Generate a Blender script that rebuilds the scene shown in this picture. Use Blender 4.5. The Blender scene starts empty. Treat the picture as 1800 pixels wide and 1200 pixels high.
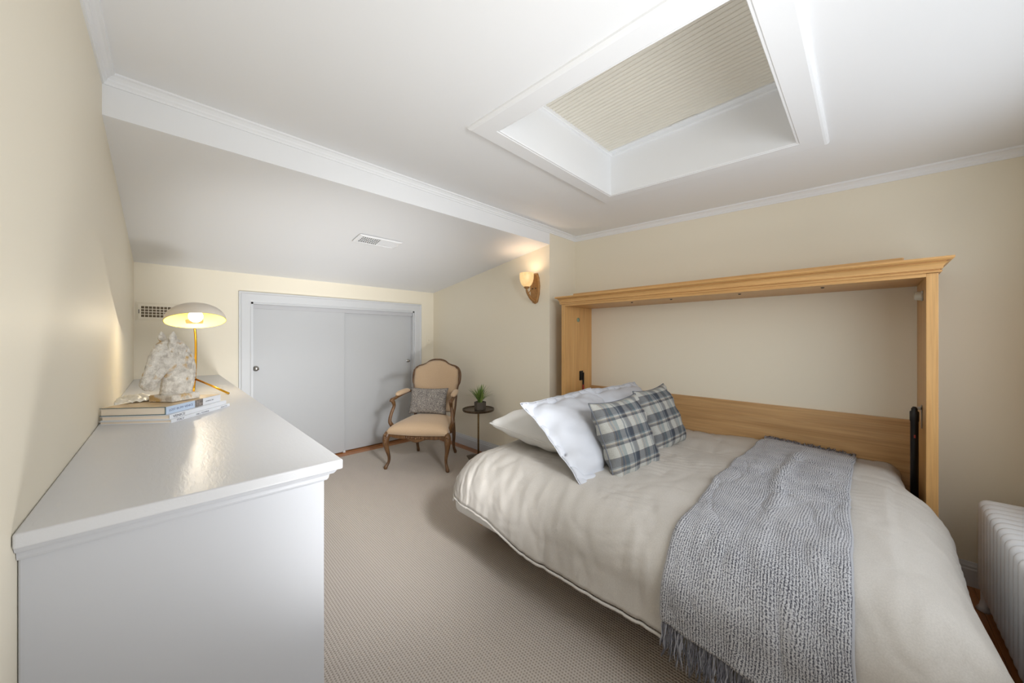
import bpy, bmesh, math, random
from mathutils import Vector, Matrix, noise, Euler
random.seed(7)
PI = math.pi
SC = bpy.context.scene
COL = SC.collection

# ------------------------------------------------------------------ camera
cam = bpy.data.cameras.new('camera')
cam.sensor_width = 36; cam.lens = 36*616/1800; cam.shift_y = -5.5/1800
cam.clip_start = 0.02; cam.clip_end = 100
cam_o = bpy.data.objects.new('camera', cam); COL.objects.link(cam_o)
cam_o.location = (0, 0, 1.3); cam_o.rotation_euler = (PI/2, 0, -math.atan2(608, 616))
SC.camera = cam_o
# ------------------------------------------------------------------ world, lights, exposure
w = bpy.data.worlds.new('world'); SC.world = w; w.use_nodes = True
bg = w.node_tree.nodes['Background']; bg.inputs[0].default_value = (0.82, 0.9, 1.0, 1); bg.inputs[1].default_value = 1.6

def area(name, loc, rot, sx, sy, power, col):
    l = bpy.data.lights.new(name, 'AREA'); l.shape = 'RECTANGLE'; l.size = sx; l.size_y = sy
    l.energy = power; l.color = col
    o = bpy.data.objects.new(name, l); COL.objects.link(o); o.location = loc; o.rotation_euler = rot
    return o
area('window_daylight', (1.35, -0.80, 1.5), (PI/2, 0, 0), 2.3, 1.25, 14, (0.92, 0.96, 1.0))
FC = (0.95, 0.975, 1.0)
fl = area('room_fill_light', (0.70, -0.50, 1.70), (math.radians(84), 0, math.radians(-20)), 0.5, 0.4, 5.0, FC); fl.data.spread = math.radians(105)  # added fill with no fixture, brightens the bed wall and alcove
f2 = area('ceiling_fill_light', (0.62, 0.40, 0.22), (math.radians(178), 0, 0), 0.5, 0.4, 8, FC); f2.data.spread = math.radians(125)  # added upward fill near the floor, evens out the main ceiling
f3 = area('alcove_fill_light', (0.75, -0.50, 2.05), (math.radians(61), 0, math.radians(-3)), 0.3, 0.3, 6, FC); f3.data.spread = math.radians(42)  # invented fill, aimed down at the alcove carpet to bounce light up
f4 = area('slope_fill_light', (0.72, 0.60, 0.25), (math.radians(115), 0, math.radians(-7)), 0.45, 0.25, 7.3, FC); f4.data.spread = math.radians(58)  # added fill low in the room, lifts the sloped ceiling and alcove walls
SC.view_settings.view_transform = 'Standard'; SC.view_settings.look = 'None'
SC.view_settings.gamma = 1.0; SC.view_settings.use_curve_mapping = False
SC.view_settings.exposure = 0.24

# ------------------------------------------------------------------ materials
def srgb(r, g, b):
    f = lambda c: ((c/255+0.055)/1.055)**2.4 if c/255 > 0.04045 else c/255/12.92
    return (f(r), f(g), f(b), 1)
class NT:
    def __init__(s, name):
        s.m = bpy.data.materials.new(name); s.m.use_nodes = True
        s.t = s.m.node_tree; s.b = s.t.nodes['Principled BSDF']; s.out = s.t.nodes['Material Output']
    def n(s, typ, **k):
        nd = s.t.nodes.new(typ)
        for a, v in k.items():
            if a.startswith('i_'):
                key = a[2:]; key = int(key) if key.isdigit() else key.replace('_', ' ')
                nd.inputs[key].default_value = v
            else: setattr(nd, a, v)
        return nd
    def l(s, a, b): s.t.links.new(a, b)
    def coords(s, kind='Object', scale=(1, 1, 1), rot=(0, 0, 0)):
        tc = s.n('ShaderNodeTexCoord'); mp = s.n('ShaderNodeMapping')
        mp.inputs['Scale'].default_value = scale; mp.inputs['Rotation'].default_value = rot
        s.l(tc.outputs[kind], mp.inputs[0]); return mp.outputs[0]
    def bump(s, h, strength=0.2, dist=0.002, prev=None):
        b = s.n('ShaderNodeBump'); b.inputs['Strength'].default_value = strength; b.inputs['Distance'].default_value = dist
        s.l(h, b.inputs['Height'])
        if prev: s.l(prev, b.inputs['Normal'])
        s.l(b.outputs[0], s.b.inputs['Normal']); return b.outputs[0]
    def ramp(s, fac, stops, interp='LINEAR'):
        r = s.n('ShaderNodeValToRGB'); r.color_ramp.interpolation = interp
        e = r.color_ramp.elements
        while len(e) > 1: e.remove(e[-1])
        e[0].position = stops[0][0]; e[0].color = stops[0][1]
        for p, c in stops[1:]:
            x = e.new(p); x.color = c
        s.l(fac, r.inputs[0]); return r.outputs[0]
    def mix(s, fac, a, b, mode='MIX'):
        x = s.n('ShaderNodeMix', data_type='RGBA', blend_type=mode)
        for sock, v in ((0, fac), (6, a), (7, b)):
            if isinstance(v, (int, float, tuple)): x.inputs[sock].default_value = v
            else: s.l(v, x.inputs[sock])
        return x.outputs[2]
    def math(s, op, a, b=0.0):
        x = s.n('ShaderNodeMath', operation=op)
        for i, v in ((0, a), (1, b)):
            if isinstance(v, (int, float)): x.inputs[i].default_value = v
            else: s.l(v, x.inputs[i])
        return x.outputs[0]

def simple(name, col, rough=0.5, metal=0.0, nscale=0, nstr=0.1, vary=0.0, spec=None, ndist=0.001):
    k = NT(name); k.b.inputs['Base Color'].default_value = col
    k.b.inputs['Roughness'].default_value = rough; k.b.inputs['Metallic'].default_value = metal
    if spec is not None: k.b.inputs['Specular IOR Level'].default_value = spec
    if nscale:
        v = k.coords()
        nz = k.n('ShaderNodeTexNoise', i_Scale=nscale, i_Detail=4.0); k.l(v, nz.inputs['Vector'])
        k.bump(nz.outputs[0], nstr, ndist)
        if vary:
            a = tuple(c*(1-vary) for c in col[:3])+(1,); b = tuple(min(1, c*(1+vary)) for c in col[:3])+(1,)
            k.l(k.ramp(nz.outputs[0], [(0.3, a), (0.7, b)]), k.b.inputs['Base Color'])
    return k.m

M = {}
M['wall'] = simple('cream_wall_paint', srgb(237, 228, 208), 0.55, nscale=140, nstr=0.12)
M['ceiling'] = simple('white_ceiling_paint', srgb(238, 238, 238), 0.6, nscale=120, nstr=0.06)
M['trim'] = simple('white_trim_paint', srgb(206, 207, 208), 0.35, nscale=60, nstr=0.05)
M['door'] = simple('white_door_paint', srgb(190, 191, 192), 0.4, nscale=50, nstr=0.05)
M['dresser'] = simple('white_dresser_paint', srgb(197, 198, 202), 0.4, nscale=45, nstr=0.06)
M['white_metal'] = simple('white_enamel', srgb(228, 228, 226), 0.35)
M['dark'] = simple('dark_void', srgb(52, 46, 38), 0.9)
M['black_metal'] = simple('black_metal', srgb(24, 22, 22), 0.35, 0.3)
M['red'] = simple('red_print', srgb(150, 50, 36), 0.6)
M['chrome'] = simple('brushed_nickel', srgb(170, 168, 164), 0.28, 1.0)
M['brass'] = simple('polished_brass', srgb(232, 176, 60), 0.22, 1.0)
M['bronze'] = simple('aged_bronze', srgb(150, 124, 84), 0.45, 0.7, nscale=90, nstr=0.3, vary=0.3)
M['dark_bronze'] = simple('dark_bronze', srgb(98, 84, 68), 0.3, 0.7, nscale=40, nstr=0.5, vary=0.35)
M['sconce_metal'] = simple('sconce_bronze', srgb(172, 128, 78), 0.5, 0.4, nscale=50, nstr=0.2, vary=0.15)
M['pot'] = simple('charcoal_ceramic', srgb(92, 84, 74), 0.6, nscale=200, nstr=0.2)
M['soil'] = simple('dark_soil', srgb(50, 40, 28), 0.9, nscale=300, nstr=0.8)
M['plastic_clear'] = simple('clear_plastic', srgb(205, 200, 185), 0.15)
M['radiator'] = simple('radiator_enamel', srgb(240, 242, 246), 0.38, nscale=60, nstr=0.12, ndist=0.002)
M['sheet'] = simple('white_cotton', srgb(198, 200, 206), 0.85, nscale=500, nstr=0.1)
M['sheet_cream'] = simple('ivory_cotton', srgb(224, 222, 218), 0.85, nscale=500, nstr=0.1)
M['paper'] = simple('book_pages', srgb(238, 224, 205), 0.8, nscale=400, nstr=0.3)
M['screw'] = simple('screw_dark', srgb(60, 58, 60), 0.4, 0.6)

def dresser_top():
    k = NT('glossy_white_dresser_top')
    k.b.inputs['Base Color'].default_value = srgb(208, 208, 210); k.b.inputs['Roughness'].default_value = 0.33
    v = k.coords(scale=(60, 14, 60))
    nz = k.n('ShaderNodeTexNoise', i_Scale=1.6, i_Detail=3.0, i_Distortion=0.8); k.l(v, nz.inputs['Vector'])
    p = k.bump(nz.outputs[0], 0.25, 0.002)
    v2 = k.coords(scale=(1, 1, 1)); n2 = k.n('ShaderNodeTexNoise', i_Scale=6.0, i_Detail=2.0); k.l(v2, n2.inputs['Vector'])
    k.bump(n2.outputs[0], 0.12, 0.01, p)
    return k.m
M['dresser_top'] = dresser_top()

def wood(name, c1, c2, c3, axis, rough=0.38, sc=1.0, strength=0.08):
    k = NT(name)
    s = [14*sc, 14*sc, 14*sc]; s[axis] = 0.9*sc
    v = k.coords(scale=tuple(s))
    nz = k.n('ShaderNodeTexNoise', i_Scale=1.5, i_Detail=6.0, i_Roughness=0.6, i_Distortion=0.6); k.l(v, nz.inputs['Vector'])
    s2 = [120*sc]*3; s2[axis] = 3*sc
    v2 = k.coords(scale=tuple(s2))
    n2 = k.n('ShaderNodeTexNoise', i_Scale=1.0, i_Detail=3.0); k.l(v2, n2.inputs['Vector'])
    a = k.ramp(nz.outputs[0], [(0.3, c1), (0.5, c2), (0.72, c3)])
    b = k.ramp(n2.outputs[0], [(0.35, (0.86, 0.86, 0.86, 1)), (0.6, (1, 1, 1, 1))])
    k.l(k.mix(1.0, a, b, 'MULTIPLY'), k.b.inputs['Base Color'])
    k.b.inputs['Roughness'].default_value = rough
    k.bump(n2.outputs[0], strength, 0.001)
    return k.m
mp = (srgb(206, 156, 96), srgb(213, 165, 104), srgb(220, 174, 114))
M['maple_x'] = wood('maple_grain_x', *mp, 0); M['maple_y'] = wood('maple_grain_y', *mp, 1); M['maple_z'] = wood('maple_grain_z', *mp, 2)
M['maple_board'] = wood('maple_board', srgb(184, 142, 92), srgb(200, 158, 108), srgb(212, 172, 122), 1)
M['oak_x'] = wood('floor_oak_x', srgb(138, 84, 44), srgb(168, 108, 60), srgb(184, 124, 72), 0, 0.3)
M['oak_y'] = wood('floor_oak_y', srgb(138, 84, 44), srgb(168, 108, 60), srgb(184, 124, 72), 1, 0.3)
M['walnut'] = wood('carved_walnut', srgb(70, 46, 26), srgb(104, 72, 42), srgb(130, 94, 58), 2, 0.42, 2.0, 0.3)
M['subfloor'] = simple('dark_floor_joint', srgb(50, 30, 18), 0.8)

def fabric(name, c1, c2, scale, rough=0.9, bs=0.2, bd=0.001, big=None, sheen=0.0):
    k = NT(name); v = k.coords()
    nz = k.n('ShaderNodeTexNoise', i_Scale=scale, i_Detail=3.0); k.l(v, nz.inputs['Vector'])
    col = k.ramp(nz.outputs[0], [(0.3, c1), (0.7, c2)])
    k.l(col, k.b.inputs['Base Color']); k.b.inputs['Roughness'].default_value = rough
    k.b.inputs['Sheen Weight'].default_value = sheen
    k.bump(nz.outputs[0], bs, bd); return k.m
M['duvet'] = fabric('greige_linen', srgb(186, 180, 172), srgb(196, 190, 182), 260, 0.75, 0.12)
M['uphol'] = fabric('tan_velvet', srgb(194, 165, 133), srgb(202, 174, 142), 200, 0.85, 0.15, sheen=0.2)

def carpet():
    k = NT('woven_loop_carpet')
    tc = k.n('ShaderNodeTexCoord'); sp = k.n('ShaderNodeSeparateXYZ'); k.l(tc.outputs['Object'], sp.inputs[0])
    nz = k.n('ShaderNodeTexNoise', i_Scale=60.0, i_Detail=3.0); k.l(tc.outputs['Object'], nz.inputs['Vector'])
    wob = k.math('MULTIPLY', nz.outputs[0], 1.6)
    def wavef(o, period):
        a = k.math('MULTIPLY', o, 2*PI/period); a = k.math('ADD', a, wob); return k.math('SINE', a)
    # rows of loops: rows along Y, loops offset in alternate rows
    rx = wavef(sp.outputs[0], 0.0125)
    row = k.math('FLOOR', k.math('DIVIDE', sp.outputs[0], 0.0125)); off = k.math('MULTIPLY', k.math('PINGPONG', row, 1.0), 0.006)
    ry = wavef(k.math('ADD', sp.outputs[1], off), 0.012)
    hgt = k.math('ADD', rx, ry)
    hn = k.math('MULTIPLY', k.math('ADD', hgt, 2.0), 0.25)
    n2 = k.n('ShaderNodeTexNoise', i_Scale=400.0, i_Detail=2.0); k.l(tc.outputs['Object'], n2.inputs['Vector'])
    hh = k.math('ADD', hn, k.math('MULTIPLY', n2.outputs[0], 0.35))
    c = k.ramp(hh, [(0.15, srgb(140, 129, 118)), (0.55, srgb(184, 173, 162)), (1.0, srgb(200, 190, 180))])
    k.l(c, k.b.inputs['Base Color']); k.b.inputs['Roughness'].default_value = 0.95
    k.bump(hh, 0.7, 0.004); return k.m
M['carpet'] = carpet()

def plaid():
    k = NT('blue_grey_plaid')
    tc = k.n('ShaderNodeTexCoord'); sp = k.n('ShaderNodeSeparateXYZ'); k.l(tc.outputs['UV'], sp.inputs[0])
    cream = srgb(198, 197, 191); navy = srgb(78, 84, 95); slate = srgb(118, 128, 136); teal = srgb(132, 146, 148); tan = srgb(164, 154, 142); dk = srgb(88, 86, 92)
    def st(o, rep, stops):
        f = k.math('FRACT', k.math('MULTIPLY', o, rep)); return k.ramp(f, stops, 'CONSTANT')
    a = st(sp.outputs[0], 2.3, [(0, cream), (0.22, tan), (0.27, slate), (0.33, tan), (0.37, teal), (0.5, cream), (0.68, slate), (0.74, cream), (0.77, slate), (0.82, navy), (0.97, tan)])
    b = st(sp.outputs[1], 3.4, [(0, cream), (0.4, dk), (0.5, tan), (0.55, cream), (0.58, slate), (0.64, navy), (0.94, dk), (0.98, cream)])
    m = k.mix(0.55, a, b)
    mm = k.mix(0.45, m, k.mix(1.0, a, b, 'MULTIPLY'))
    nz = k.n('ShaderNodeTexNoise', i_Scale=1.0, i_Detail=2.0)
    mpn = k.n('ShaderNodeMapping'); mpn.inputs['Scale'].default_value = (260, 60, 1); k.l(tc.outputs['UV'], mpn.inputs[0]); k.l(mpn.outputs[0], nz.inputs['Vector'])
    g = k.ramp(nz.outputs[0], [(0.3, (0.8, 0.8, 0.8, 1)), (0.65, (1, 1, 1, 1))])
    k.l(k.mix(1.0, mm, g, 'MULTIPLY'), k.b.inputs['Base Color']); k.b.inputs['Roughness'].default_value = 0.9
    k.bump(nz.outputs[0], 0.2, 0.001); return k.m
M['plaid'] = plaid(); M['plaid_seam'] = simple('plaid_seam', srgb(104, 108, 116), 0.9)

def damask():
    k = NT('grey_scroll_print'); tc = k.n('ShaderNodeTexCoord')
    nz = k.n('ShaderNodeTexNoise', i_Scale=19.0, i_Detail=0.5, i_Distortion=2.0); k.l(tc.outputs['UV'], nz.inputs['Vector'])
    f = k.math('FRACT', k.math('MULTIPLY', nz.outputs[0], 6.0))
    c = k.ramp(f, [(0, srgb(104, 98, 98)), (0.45, srgb(206, 198, 184)), (0.75, srgb(104, 98, 98))], 'CONSTANT')
    k.l(c, k.b.inputs['Base Color']); k.b.inputs['Roughness'].default_value = 0.9; k.bump(nz.outputs[0], 0.2, 0.001); return k.m
M['damask'] = damask()

def knit():
    k = NT('grey_marl_knit'); tc = k.n('ShaderNodeTexCoord'); sp = k.n('ShaderNodeSeparateXYZ'); k.l(tc.outputs['UV'], sp.inputs[0])
    # uv are metres: x = along the throw, y = across
    rib = k.math('SINE', k.math('MULTIPLY', sp.outputs[1], 2*PI/0.0070))
    vc = k.n('ShaderNodeMapping'); vc.inputs['Scale'].default_value = (250, 330, 1); k.l(tc.outputs['UV'], vc.inputs[0])
    nz = k.n('ShaderNodeTexNoise', i_Scale=1.0, i_Detail=2.0); k.l(vc.outputs[0], nz.inputs['Vector'])
    n2 = k.n('ShaderNodeTexNoise', i_Scale=9.0, i_Detail=2.0); k.l(tc.outputs['UV'], n2.inputs['Vector'])
    q = k.math('ADD', k.math('MULTIPLY', nz.outputs[0], 1.15), k.math('MULTIPLY', rib, -0.10))
    q = k.math('ADD', q, k.math('MULTIPLY', n2.outputs[0], 0.16))
    c = k.ramp(q, [(0.50, srgb(194, 194, 196)), (0.64, srgb(172, 172, 175)), (0.74, srgb(112, 112, 119)), (0.84, srgb(70, 70, 78))])
    k.l(c, k.b.inputs['Base Color']); k.b.inputs['Roughness'].default_value = 0.95
    k.b.inputs['Sheen Weight'].default_value = 0.15
    stitch = k.math('SINE', k.math('MULTIPLY', sp.outputs[0], 2*PI/0.006))
    h = k.math('ADD', k.math('MULTIPLY', rib, 0.25), k.math('MULTIPLY', stitch, 0.15)); h = k.math('ADD', h, nz.outputs[0])
    k.bump(h, 0.45, 0.002); return k.m
M['knit'] = knit()
M['fringe'] = simple('fringe_yarn', srgb(150, 150, 156), 0.95)
M['fringe_dark'] = simple('fringe_yarn_dark', srgb(104, 104, 112), 0.95)

def stone():
    k = NT('weathered_stone'); v = k.coords()
    nz = k.n('ShaderNodeTexNoise', i_Scale=45.0, i_Detail=6.0); k.l(v, nz.inputs['Vector'])
    n2 = k.n('ShaderNodeTexNoise', i_Scale=22.0, i_Detail=3.0); k.l(v, n2.inputs['Vector'])
    c = k.ramp(nz.outputs[0], [(0.3, srgb(190, 182, 170)), (0.5, srgb(224, 217, 205)), (0.7, srgb(240, 234, 223))])
    oc = k.ramp(n2.outputs[0], [(0.58, (0, 0, 0, 1)), (0.68, (1, 1, 1, 1))])
    wv = k.n('ShaderNodeTexNoise', i_Scale=38.0, i_Detail=1.0, i_Distortion=3.2); k.l(v, wv.inputs['Vector']); wf_ = k.math('PINGPONG', k.math('MULTIPLY', wv.outputs[0], 5.0), 0.5); wf_ = k.math('MULTIPLY', wf_, 2.0)
    c = k.mix(k.ramp(wf_, [(0.05, (0.3, 0.3, 0.3, 1)), (0.45, (0, 0, 0, 1))]), c, srgb(150, 140, 132))
    k.l(k.mix(oc, c, srgb(200, 166, 112)), k.b.inputs['Base Color']); k.b.inputs['Roughness'].default_value = 0.9
    p = k.bump(wf_, 0.5, 0.002); k.bump(nz.outputs[0], 0.4, 0.002, p); return k.m
M['stone'] = stone()
M['shade_out'] = simple('lamp_shade_enamel', srgb(222, 212, 198), 0.35)
M['shade_in'] = simple('lamp_shade_lining', srgb(226, 204, 112), 0.5)
def emit(name, col, st):
    k = NT(name); k.b.inputs['Base Color'].default_value = col; k.b.inputs['Emission Color'].default_value = col; k.b.inputs['Emission Strength'].default_value = st
    return k.m
M['bulb'] = emit('lit_bulb', (1, 0.9, 0.72, 1), 14)
def amber():
    k = NT('lit_alabaster_glass'); v = k.coords()
    nz = k.n('ShaderNodeTexNoise', i_Scale=25.0, i_Detail=4.0, i_Distortion=1.0); k.l(v, nz.inputs['Vector'])
    c = k.ramp(nz.outputs[0], [(0.3, (1.0, 0.52, 0.16, 1)), (0.65, (1.0, 0.74, 0.34, 1))])
    k.b.inputs['Base Color'].default_value = (0.75, 0.55, 0.3, 1); k.b.inputs['Roughness'].default_value = 0.3
    k.l(c, k.b.inputs['Emission Color']); k.b.inputs['Emission Strength'].default_value = 0.5; return k.m
M['amber'] = amber()
def blind():
    k = NT('cellular_shade_fabric'); k.b.inputs['Base Color'].default_value = srgb(228, 222, 209); k.b.inputs['Roughness'].default_value = 0.9
    return k.m
M['blind'] = blind()
def leafm():
    k = NT('grass_leaf'); oi = k.n('ShaderNodeObjectInfo')
    c = k.ramp(oi.outputs['Random'], [(0, srgb(70, 96, 42)), (0.5, srgb(112, 140, 66)), (1, srgb(160, 180, 100))])
    k.l(c, k.b.inputs['Base Color']); k.b.inputs['Roughness'].default_value = 0.5; return k.m
M['leaf'] = leafm()
def glassm():
    k = NT('window_glass'); k.t.nodes.remove(k.b)
    tr = k.n('ShaderNodeBsdfTransparent'); gl = k.n('ShaderNodeBsdfGlossy', i_Roughness=0.02); mx = k.n('ShaderNodeMixShader', i_0=0.06)
    k.l(tr.outputs[0], mx.inputs[1]); k.l(gl.outputs[0], mx.inputs[2]); k.l(mx.outputs[0], k.out.inputs[0]); return k.m
M['glass'] = glassm()
M['jacket_blue'] = simple('book_jacket_blue', srgb(196, 212, 232), 0.3)
M['jacket_white'] = simple('book_jacket_white', srgb(226, 228, 232), 0.3)
M['jacket_tan'] = simple('book_jacket_tan', srgb(206, 180, 142), 0.35, nscale=30, nstr=0.02, vary=0.2)
M['cloth_teal'] = simple('book_cloth_teal', srgb(74, 100, 106), 0.6)
M['jacket_photo'] = simple('book_photo_print', srgb(130, 122, 116), 0.4, nscale=160, nstr=0.02, vary=0.6)
M['ink'] = simple('book_lettering', srgb(120, 130, 160), 0.5)
M['ink_dark'] = simple('book_lettering_dark', srgb(92, 92, 100), 0.5)
M['foil'] = simple('sheer_wrap', srgb(240, 234, 220), 0.3, nscale=80, nstr=0.5)
M['label'] = simple('lamp_warning_label', srgb(170, 96, 40), 0.6, nscale=300, nstr=0.02, vary=0.35)

# ------------------------------------------------------------------ mesh helpers
def mk(name, verts, faces, mat, parent=None, smooth=False, loc=None, rot=None, uvs=None):
    me = bpy.data.meshes.new(name); me.from_pydata([tuple(v) for v in verts], [], faces); me.update()
    mats = mat if isinstance(mat, list) else [mat]
    for m in mats: me.materials.append(m)
    if smooth: me.polygons.foreach_set('use_smooth', [True]*len(me.polygons))
    if uvs:
        ul = me.uv_layers.new(name='UVMap')
        for li, lp in enumerate(me.loops): ul.data[li].uv = uvs[lp.vertex_index]
    o = bpy.data.objects.new(name, me); COL.objects.link(o)
    if parent: o.parent = parent
    if loc: o.location = loc
    if rot: o.rotation_euler = rot
    return o
def fix(o):
    bm = bmesh.new(); bm.from_mesh(o.data); bmesh.ops.recalc_face_normals(bm, faces=bm.faces); bm.to_mesh(o.data); bm.free(); return o
def bevel(o, wd, seg=2, angle=0.6):
    m = o.modifiers.new('b', 'BEVEL'); m.width = wd; m.segments = seg; m.limit_method = 'ANGLE'; m.angle_limit = angle; return o
def subd(o, n=1):
    m = o.modifiers.new('s', 'SUBSURF'); m.levels = n; m.render_levels = n; return o
class G:
    """collects geometry for one mesh"""
    def __init__(s): s.v = []; s.f = []; s.mi = []
    def add(s, v, f, mi=0):
        b = len(s.v); s.v += [tuple(x) for x in v]; s.f += [[i+b for i in q] for q in f]; s.mi += [mi]*len(f)
    def box(s, x0, x1, y0, y1, z0, z1, mi=0):
        v = [(x, y, z) for x in (x0, x1) for y in (y0, y1) for z in (z0, z1)]
        s.add(v, [(0, 1, 3, 2), (4, 6, 7, 5), (0, 4, 5, 1), (2, 3, 7, 6), (0, 2, 6, 4), (1, 5, 7, 3)], mi); return s
    def tube(s, pts, rad, n=10, mi=0, cap=True, squash=None):
        pts = [Vector(p) for p in pts]; N = len(pts)
        if isinstance(rad, (int, float)): rad = [rad]*N
        up = None; vs = []
        for i, p in enumerate(pts):
            t = (pts[min(i+1, N-1)]-pts[max(i-1, 0)]).normalized()
            if up is None:
                up = Vector((0, 0, 1)) if abs(t.z) < 0.9 else Vector((1, 0, 0))
            a = t.cross(up).normalized(); b = a.cross(t).normalized(); up = b
            for j in range(n):
                th = 2*PI*j/n; q = (squash or (1, 1))
                vs.append(p+a*math.cos(th)*rad[i]*q[0]+b*math.sin(th)*rad[i]*q[1])
        fs = [(i*n+j, i*n+(j+1) % n, (i+1)*n+(j+1) % n, (i+1)*n+j) for i in range(N-1) for j in range(n)]
        if cap: fs += [tuple(range(n))[::-1], tuple((N-1)*n+j for j in range(n))]
        s.add(vs, fs, mi); return s
    def lathe(s, prof, n=32, c=(0, 0, 0), mi=0, mat=None):
        vs = []
        for r, z in prof:
            for j in range(n):
                th = 2*PI*j/n; p = Vector((r*math.cos(th), r*math.sin(th), z))
                if mat: p = mat @ p
                vs.append(p+Vector(c))
        N = len(prof)
        fs = [(i*n+j, i*n+(j+1) % n, (i+1)*n+(j+1) % n, (i+1)*n+j) for i in range(N-1) for j in range(n)]
        s.add(vs, fs, mi); return s
    def ball(s, c, r, n=12, m=8, mi=0, mat=None):
        if isinstance(r, (int, float)): r = (r, r, r)
        vs = []
        for i in range(m+1):
            ph = PI*i/m
            for j in range(n):
                th = 2*PI*j/n; p = Vector((r[0]*math.sin(ph)*math.cos(th), r[1]*math.sin(ph)*math.sin(th), r[2]*math.cos(ph)))
                if mat: p = mat @ p
                vs.append(p+Vector(c))
        fs = [(i*n+j, (i+1)*n+j, (i+1)*n+(j+1) % n, i*n+(j+1) % n) for i in range(m) for j in range(n)]
        s.add(vs, fs, mi); return s
    def quad(s, a, b, c, d, mi=0): s.add([a, b, c, d], [(0, 1, 2, 3)], mi); return s
    def make(s, name, mat, parent=None, smooth=False, **k):
        o = mk(name, s.v, s.f, mat, parent, smooth, **k)
        if any(s.mi): o.data.polygons.foreach_set('material_index', s.mi)
        return fix(o)
def box(name, x0, x1, y0, y1, z0, z1, mat, parent=None, bv=0.0):
    o = G().box(x0, x1, y0, y1, z0, z1).make(name, mat, parent)
    if bv: bevel(o, bv)
    return o
def autosmooth(o, ang=0.6):
    me = o.data; me.polygons.foreach_set('use_smooth', [True]*len(me.polygons))
    bm = bmesh.new(); bm.from_mesh(me)
    for e in bm.edges:
        if len(e.link_faces) == 2 and e.calc_face_angle(0) > ang: e.smooth = False
    bm.to_mesh(me); bm.free(); return o
def ext(name, p0, p1, outv, prof, mat, parent=None, upv=(0, 0, 1)):
    """straight moulding: profile (out, up) swept from p0 to p1"""
    p0 = Vector(p0); p1 = Vector(p1); outv = Vector(outv); upv = Vector(upv)
    vs = [p+outv*a+upv*b for p in (p0, p1) for a, b in prof]; n = len(prof)
    fs = [(i, (i+1) % n, n+(i+1) % n, n+i) for i in range(n)]+[tuple(range(n))[::-1], tuple(range(n, 2*n))]
    return fix(mk(name, vs, fs, mat, parent))
def ring(name, corners, nrm, prof, mat, parent=None, closed=True):
    """mitred frame: corners is a loop in a plane; prof (outward offset in plane, height along nrm)"""
    P = [Vector(c) for c in corners]; nrm = Vector(nrm).normalized(); N = len(P); n = len(prof)
    cen = sum(P, Vector())/N; vs = []
    def edge_out(a, b):
        e = (b-a).normalized(); o = e.cross(nrm)
        if o.dot((a+b)/2-cen) < 0: o = -o
        return o
    for i, p in enumerate(P):
        if closed or 0 < i < N-1:
            o1 = edge_out(P[i-1], p); o2 = edge_out(p, P[(i+1) % N]); d = (o1+o2)/(1+o1.dot(o2))
        elif i == 0: d = edge_out(p, P[1])
        else: d = edge_out(P[-2], p)
        for a, b in prof: vs.append(p+d*a+nrm*b)
    R = range(N) if closed else range(N-1)
    fs = [(i*n+j, i*n+(j+1) % n, ((i+1) % N)*n+(j+1) % n, ((i+1) % N)*n+j) for i in R for j in range(n)]
    if not closed: fs += [tuple(range(n))[::-1], tuple((N-1)*n+j for j in range(n))]
    return fix(mk(name, vs, fs, mat, parent))
def struct(o): o['kind'] = 'structure'; return o
def tag(o, label, cat, group=None):
    o['label'] = label; o['category'] = cat
    if group: o['group'] = group
    return o
def thing(name, label, cat, loc=(0, 0, 0), rotz=0.0, group=None, rot=None):
    o = bpy.data.objects.new(name, None); COL.objects.link(o); o.location = loc
    o.rotation_euler = rot if rot else (0, 0, rotz); o.empty_display_size = 0.1
    return tag(o, label, cat, group)
def dupc(src, parent, loc=None, rot=None, scale=None):
    c = src.copy(); COL.objects.link(c); c.parent = parent
    if loc: c.location = loc
    if rot: c.rotation_euler = rot
    if scale: c.scale = scale
    return c
def text_ob(name, s, size, mat, parent, loc, rot, extrude=0.0003, width=None):
    cu = bpy.data.curves.new(name, 'FONT'); cu.body = s; cu.size = size; cu.extrude = extrude; cu.resolution_u = 3
    t = bpy.data.objects.new(name, cu); COL.objects.link(t)
    bpy.context.view_layer.update()
    me = bpy.data.meshes.new_from_object(t.evaluated_get(bpy.context.evaluated_depsgraph_get()))
    bpy.data.objects.remove(t); bpy.data.curves.remove(cu)
    me.materials.clear(); me.materials.append(mat)
    if width:
        xs = [v.co.x for v in me.vertices]; k = width/(max(xs)-min(xs)); me.transform(Matrix.Diagonal((k, 1, 1, 1)))
    o = bpy.data.objects.new(name, me); COL.objects.link(o); o.parent = parent; o.location = loc; o.rotation_euler = rot
    return o
def fbm(x, y, z=0.0, o=3):
    return noise.fractal(Vector((x, y, z)), 1.0, 2.0, o)
def sstep(a, b, x):
    t = max(0, min(1, (x-a)/(b-a))); return t*t*(3-2*t)

def smooth_path(P, k):
    P = [Vector(p) for p in P]; out = []
    for i in range(len(P)-1):
        p0 = P[max(0, i-1)]; p1 = P[i]; p2 = P[i+1]; p3 = P[min(len(P)-1, i+2)]
        for q in range(k):
            t = q/k; out.append(0.5*((2*p1)+(p2-p0)*t+(2*p0-5*p1+4*p2-p3)*t*t+(3*p1-p0-3*p2+p3)*t**3))
    out.append(P[-1]); return out
def interp(R, k):
    out = []
    for i in range(len(R)-1):
        for q in range(k): out.append(R[i]+(R[i+1]-R[i])*q/k)
    out.append(R[-1]); return out

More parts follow.
